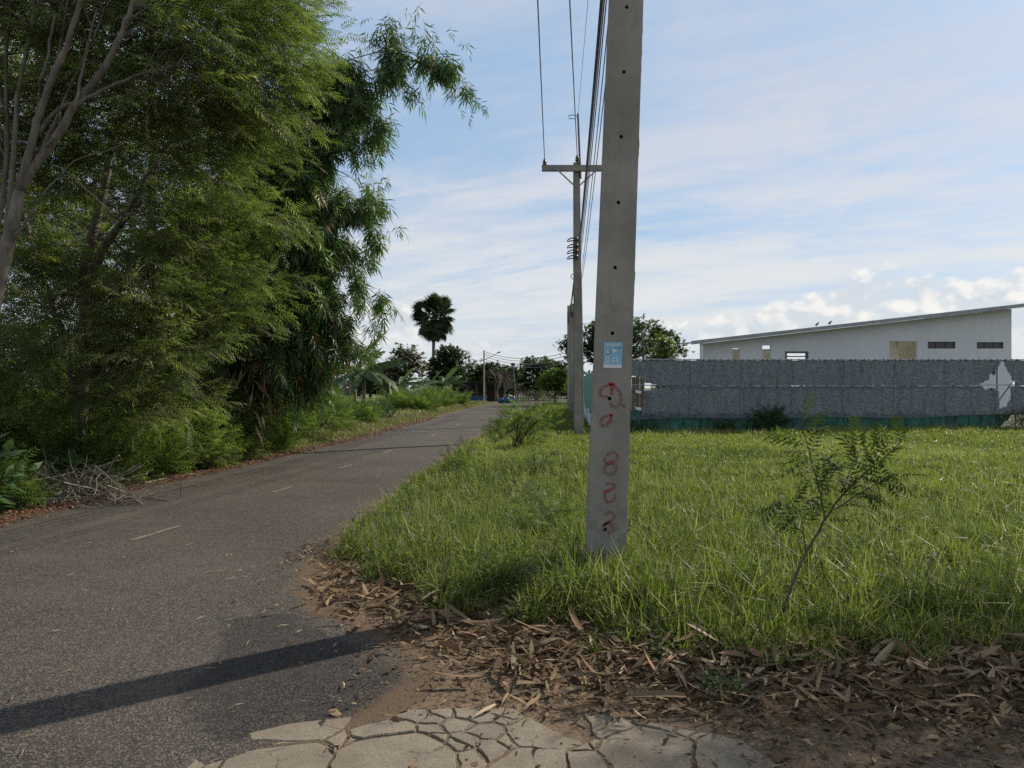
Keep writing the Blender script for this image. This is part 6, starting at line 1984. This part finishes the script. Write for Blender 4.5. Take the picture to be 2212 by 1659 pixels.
far_tree('small leafy tree with a thin trunk on the bend of the road', P(1199, 838, 70) * [1, 1, 0], trunk_to(1199, 0, 820, 70, .10), [B(1195, 815, 70, 1.1, .9), B(1180, 828, 70, .9, .7), B(1212, 825, 70, .9, .9), B(1203, 838, 69.5, 1.1, .5)], 150, 7, .22, .22, 'shrub_leaf')
# a further line of trees that closes the horizon
for k, (xx, Z, yt, r) in enumerate(((560, 110, 800, 4), (640, 115, 790, 4.5), (800, 118, 812, 4), (985, 125, 812, 3.5), (1075, 130, 805, 4), (1235, 120, 800, 3.5), (1275, 115, 815, 3), (1480, 130, 815, 4))):
    c = P(xx, yt, Z); hh = c[2]
    far_tree(['tree of the far row behind the bamboo, leftmost one', 'tree of the far row behind the bamboo, right one', 'tree of the far row left of the brownish tree', 'tree of the far row behind the dark round tree', 'tree of the far row behind the bare tree', 'tree of the far row behind the farthest pole', 'low tree of the far row behind the green sheet fence', 'tree of the far row left of the warehouse'][k],
             (c[0], Z, 0), trunk_to(xx, 0, yt + 10, Z, .25), [((c[0], Z, hh * .62), (r * .8, r * .6, hh * .4)), ((c[0] - r * .7, Z, hh * .45), (r * .7, r * .6, hh * .4)), ((c[0] + r * .7, Z, hh * .5), (r * .7, r * .6, hh * .4))], 170, 7, .45, .48, 'rain_leaf', twn=20)
# the wide rain tree behind the near pole
RZ = 70
rb = P(1345, 838, RZ) * [1, 1, 0]
far_tree('large umbrella shaped tree behind the near pole', rb, [([rb + [0, 0, -.1], rb + [.1, 0, 1.6], P(1345, 770, RZ)], .35, .25)] + [([P(1345, 785, RZ), P(1345 + dx_, 760, RZ), P(1345 + dx_ * 2, yt_, RZ + dz2)], .16, .05) for dx_, yt_, dz2 in ((-55, 735, 0), (55, 740, 0), (-20, 715, 1), (25, 712, -1), (-40, 745, 2), (45, 748, -2))],
         [B(1345, 705, RZ, 2.2, .9), B(1300, 722, RZ, 2.0, 1.0), B(1390, 715, RZ, 2.0, 1.0), B(1255, 735, RZ, 1.7, 1.0), B(1430, 738, RZ, 1.7, 1.0), B(1228, 755, RZ, 1.0, .8), B(1470, 758, RZ, .9, .7), B(1270, 765, RZ, 1.4, .8), B(1410, 762, RZ, 1.6, .8), B(1340, 745, RZ, 2.0, 1.2), B(1300, 765, RZ, 1.4, 1.0), B(1240, 780, RZ, .7, .6)], 460, 8, .30, .27, 'rain_leaf', tl=(0, .7))
far_tree('dark conical tree in front of the umbrella shaped tree', P(1387, 838, 64) * [1, 1, 0], trunk_to(1387, 0, 715, 64, .15), [B(1387, 715, 64, .5, .9), B(1386, 740, 64, .85, 1.0), B(1390, 770, 64, 1.0, 1.2), B(1388, 800, 64, 1.1, 1.1)], 190, 8, .2, .24, 'dark_leaf', [kite(1, .12, .3)], droop=.35)
far_tree('yellowish green tree left of the warehouse roof', P(1432, 838, 60) * [1, 1, 0], trunk_to(1430, 0, 760, 60, .10), [B(1430, 755, 60, .7, .7), B(1445, 768, 60, .7, .6), B(1415, 770, 60, .6, .7), B(1425, 735, 60, .35, .5), B(1440, 745, 60, .4, .4), B(1432, 790, 60, .9, .8)], 150, 7, .2, .18, 'yellow_leaf', shell=.1)
# bare tree
bt = P(1078, 838, 84) * [1, 1, 0]
bare = empty('bare_tree', tuple(bt), 'leafless tree with a fan of fine bare twigs between the lamp and the leaning pole', 'tree')
mb = MB()


def branchy(p, d, L, r, depth):
    q = p + d * L
    mb.tube([p, (p + q) / 2 + rng.normal(0, L * .06, 3), q], [r, r * .8, r * .6], 5, cap=False)
    if depth == 0: return
    for _ in range(3 if depth > 1 else 4):
        nd = d + rng.normal(0, .48, 3); nd[2] += .12; nd /= np.linalg.norm(nd)
        branchy(q if rng.random() < .7 else (p + q) / 2, nd, L * rng.uniform(.6, .82), r * .58, depth - 1)


branchy(bt, np.array([-.15, 0, 1]), 1.3, .14, 5); branchy(bt + [.3, 0, 0], np.array([.3, 0, .95]), 1.2, .10, 5)
mb.build('branches', M['twig'], bare)

# ------------------------------------------------------------------ things at the end of the road
LZ = 75.0
lx = P(1045.5, 0, LZ)[0]
lamp = empty('street_lamp', (lx, LZ, 0), 'slim grey street lamp with a single upward slanting arm at the end of the road', 'street lamp')
lt = P(0, 757, LZ)[2]
MB().tube([(lx, LZ, -.1), (lx, LZ, 2.5), (lx, LZ, lt)], [.09, .08, .07], 8).build('post', M['pole'], lamp)
MB().tube([(lx, LZ, P(0, 778, LZ)[2]), P(1062, 770, LZ), P(1074, 763, LZ)], .03, 6).build('arm', M['metal'], lamp)
q = P(1078, 761, LZ); MB().tube([q + [-.22, 0, -.06], q + [0, 0, 0], q + [.16, 0, .05]], [.05, .09, .04], 7).build('lamp_head', M['metal'], lamp)
lz2 = 85.0
p0 = P(1115.5, 856, lz2); p0[2] = -.05; p1 = P(1108, 790, lz2)
lean = empty('leaning_post', tuple(p0), 'dark leaning post with a round box on top, right of the bare tree', 'post')
MB().tube([p0, (p0 + p1) / 2, p1], [.10, .09, .08], 7).build('post', M['bark_dark'], lean)
MB().tube([p1 + [-.25, 0, .12], p1 + [-.1, 0, .16], p1 + [.22, 0, .14], p1 + [.25, 0, .14]], [.10, .17, .17, .08], 9).build('round_box', M['dark_metal'], lean)
for k, (ya, yb) in enumerate(((759, 765), (764, 772), (769, 780), (775, 788))):
    wire(P(1046, ya, LZ), P(1228, yb - 4, 52.0), .55, .022, ('topmost', 'second highest', 'third highest', 'lowest')[k] + ' wire sagging from the street lamp to the farthest pole', 'alu')
# shed
sz = 88.0
M['old_sheet'] = plain('old_roof_sheet', (0.05, 0.045, 0.04), .95, var=.3)
shed = empty('shed', tuple(P(1035, 838, sz) * [1, 1, 0]), 'low open shed with a dark roof under the trees where the road ends', 'shed')
a, c = P(1008, 838, sz)[0], P(1092, 838, sz)[0]
zt = P(0, 829, sz)[2]
mb = MB(); mb.add([(a, sz - 1.5, zt + .15), (c, sz - 1.5, zt + .25), (c, sz + 3, zt - .15), (a, sz + 3, zt - .25), (a, sz - 1.5, zt + .21), (c, sz - 1.5, zt + .31), (c, sz + 3, zt - .09), (a, sz + 3, zt - .19)], [[(0, 3, 2, 1), (4, 5, 6, 7), (0, 1, 5, 4), (1, 2, 6, 5), (2, 3, 7, 6), (3, 0, 4, 7)]])
mb.build('roof', M['old_sheet'], shed)
for k in range(5):
    X = a + (c - a) * (k + .1) / 4.2
    for yy in (sz - 1.3, sz + 2.8): MB().tube([(X, yy, -.1), (X, yy, zt + (.12 if yy < sz else -.24))], .06, 6).build('post', M['bark_dark'], shed)
MB().box(a, c, sz + 3.0, sz + 3.1, -.1, zt - .3).build('back_wall', M['old_sheet'], shed)
M['blue'] = plain('blue_plastic', (0.025, 0.075, 0.17), .4, var=.2)


def barrel(x, Z, lab, r=.29, h_=.9):
    X = P(x, 0, Z)[0]
    mb = MB(); mb.tube([(X, Z, 0), (X, Z, .04), (X, Z, h_ * .3), (X, Z, h_ * .34), (X, Z, h_ * .66), (X, Z, h_ * .7), (X, Z, h_ - .04), (X, Z, h_)], [r * .93, r, r, r * 1.05, r * 1.05, r, r, r * .92], 14)
    o = mb.build('barrel', M['blue'], None, True); setp(o, lab, 'barrel', 'blue barrels by the shed')


barrel(1106, 80, 'rightmost blue plastic barrel beside the leaning post', .34, .72)
barrel(1094, 80.5, 'blue plastic barrel next to the tallest one', .32, .62)
barrel(1083, 81, 'leftmost of the three blue barrels on the bend', .3, .55)
tx = P(1020, 0, 82)[0]
mb = MB(); V = []
for (w_, z_) in ((1.3, .05), (1.6, .75), (1.5, .75), (1.2, .12)):
    V += [(tx - w_, 82 - .5 * w_, z_), (tx + w_, 82 - .5 * w_, z_), (tx + w_, 82 + .5 * w_, z_), (tx - w_, 82 + .5 * w_, z_)]
Fs = [(3, 2, 1, 0), (12, 13, 14, 15)]
for L in range(3):
    for k in range(4): Fs.append((4 * L + k, 4 * L + (k + 1) % 4, 4 * L + 4 + (k + 1) % 4, 4 * L + 4 + k))
mb.add(V, [np.array(Fs)]); setp(mb.build('trough', M['blue']), 'long low blue trough under the shed roof', 'trough')
pf = empty('picket_fence', tuple(P(1145, 838, 92) * [1, 1, 0]), 'pale rough picket fence at the end of the road right of the blue barrels', 'fence')
ww = MB().box(-.05, .05, -.02, .02, 0, 1.35).mesh('picket', M['twig'])
for k in range(26):
    X = P(1118, 0, 92)[0] + k * .17 + rng.normal(0, .03)
    o = bpy.data.objects.new('picket', ww); COL.objects.link(o); o.parent = pf; o.location = Vector((X, 92, -.02)) - pf.location; o.rotation_euler = (0, rng.normal(0, .05), 0); o.scale = (1, 1, rng.uniform(.75, 1.1))
x0_ = P(1118, 0, 92)[0]
for z_ in (.35, .95): MB().box(x0_ - .1, x0_ + 4.5, 92.02, 92.07, z_, z_ + .08).build('rail', M['twig'], pf)
# dark weeds growing up the foot of the net fence
for (xx, Z, r, hh, n, lab) in ((1660, 25.5, .6, .75, 240, 'dark bushy weed growing against the green net, left of the sapling top'), (1560, 25.6, .35, .4, 90, 'small weed against the foot of the green net'), (2205, 25.7, .5, .55, 170, 'brownish weed beside the short post at the right end of the net fence'), (1390, 25.6, .4, .4, 110, 'weed at the torn left end of the net fence')):
    b_ = P(xx, 0, Z); b_[2] = ground_z(b_[0], b_[1])
    feather_shrub(lab, b_, [((b_[0], b_[1], b_[2] + hh * .5), (r, r * .5, hh * .5))], n, .26, 'dry_brush_leaf' if 'brownish' in lab else 'dark_leaf', 'weeds along the net fence', 'weed', None, 6)

# a tree just outside the right border; its shade lies on the leaf litter
far_tree('leafy tree beyond the right border shading the leaf litter', (8.2, 8.0, 0), [([(8.2, 8, -.1), (8.0, 7.9, 2), (7.8, 7.8, 4.5), (7.6, 7.8, 6)], .12, .04), ([(8.0, 7.9, 2.4), (7.2, 7.6, 3.6), (6.8, 7.4, 4.4)], .05, .02)],
         [((7.5, 7.5, 5.0), (1.3, 1.2, .9)), ((6.9, 7.2, 4.3), (.9, 1.0, .7)), ((8.4, 8.2, 5.4), (1.4, 1.2, 1.0)), ((6.7, 6.8, 4.6), (.8, .9, .6)), ((8.3, 7.8, 4.0), (1.1, 1.0, .6))], 230, 7, .2, .26, 'bamboo_leaf', BAMB, trunk_r=.1, group=None)
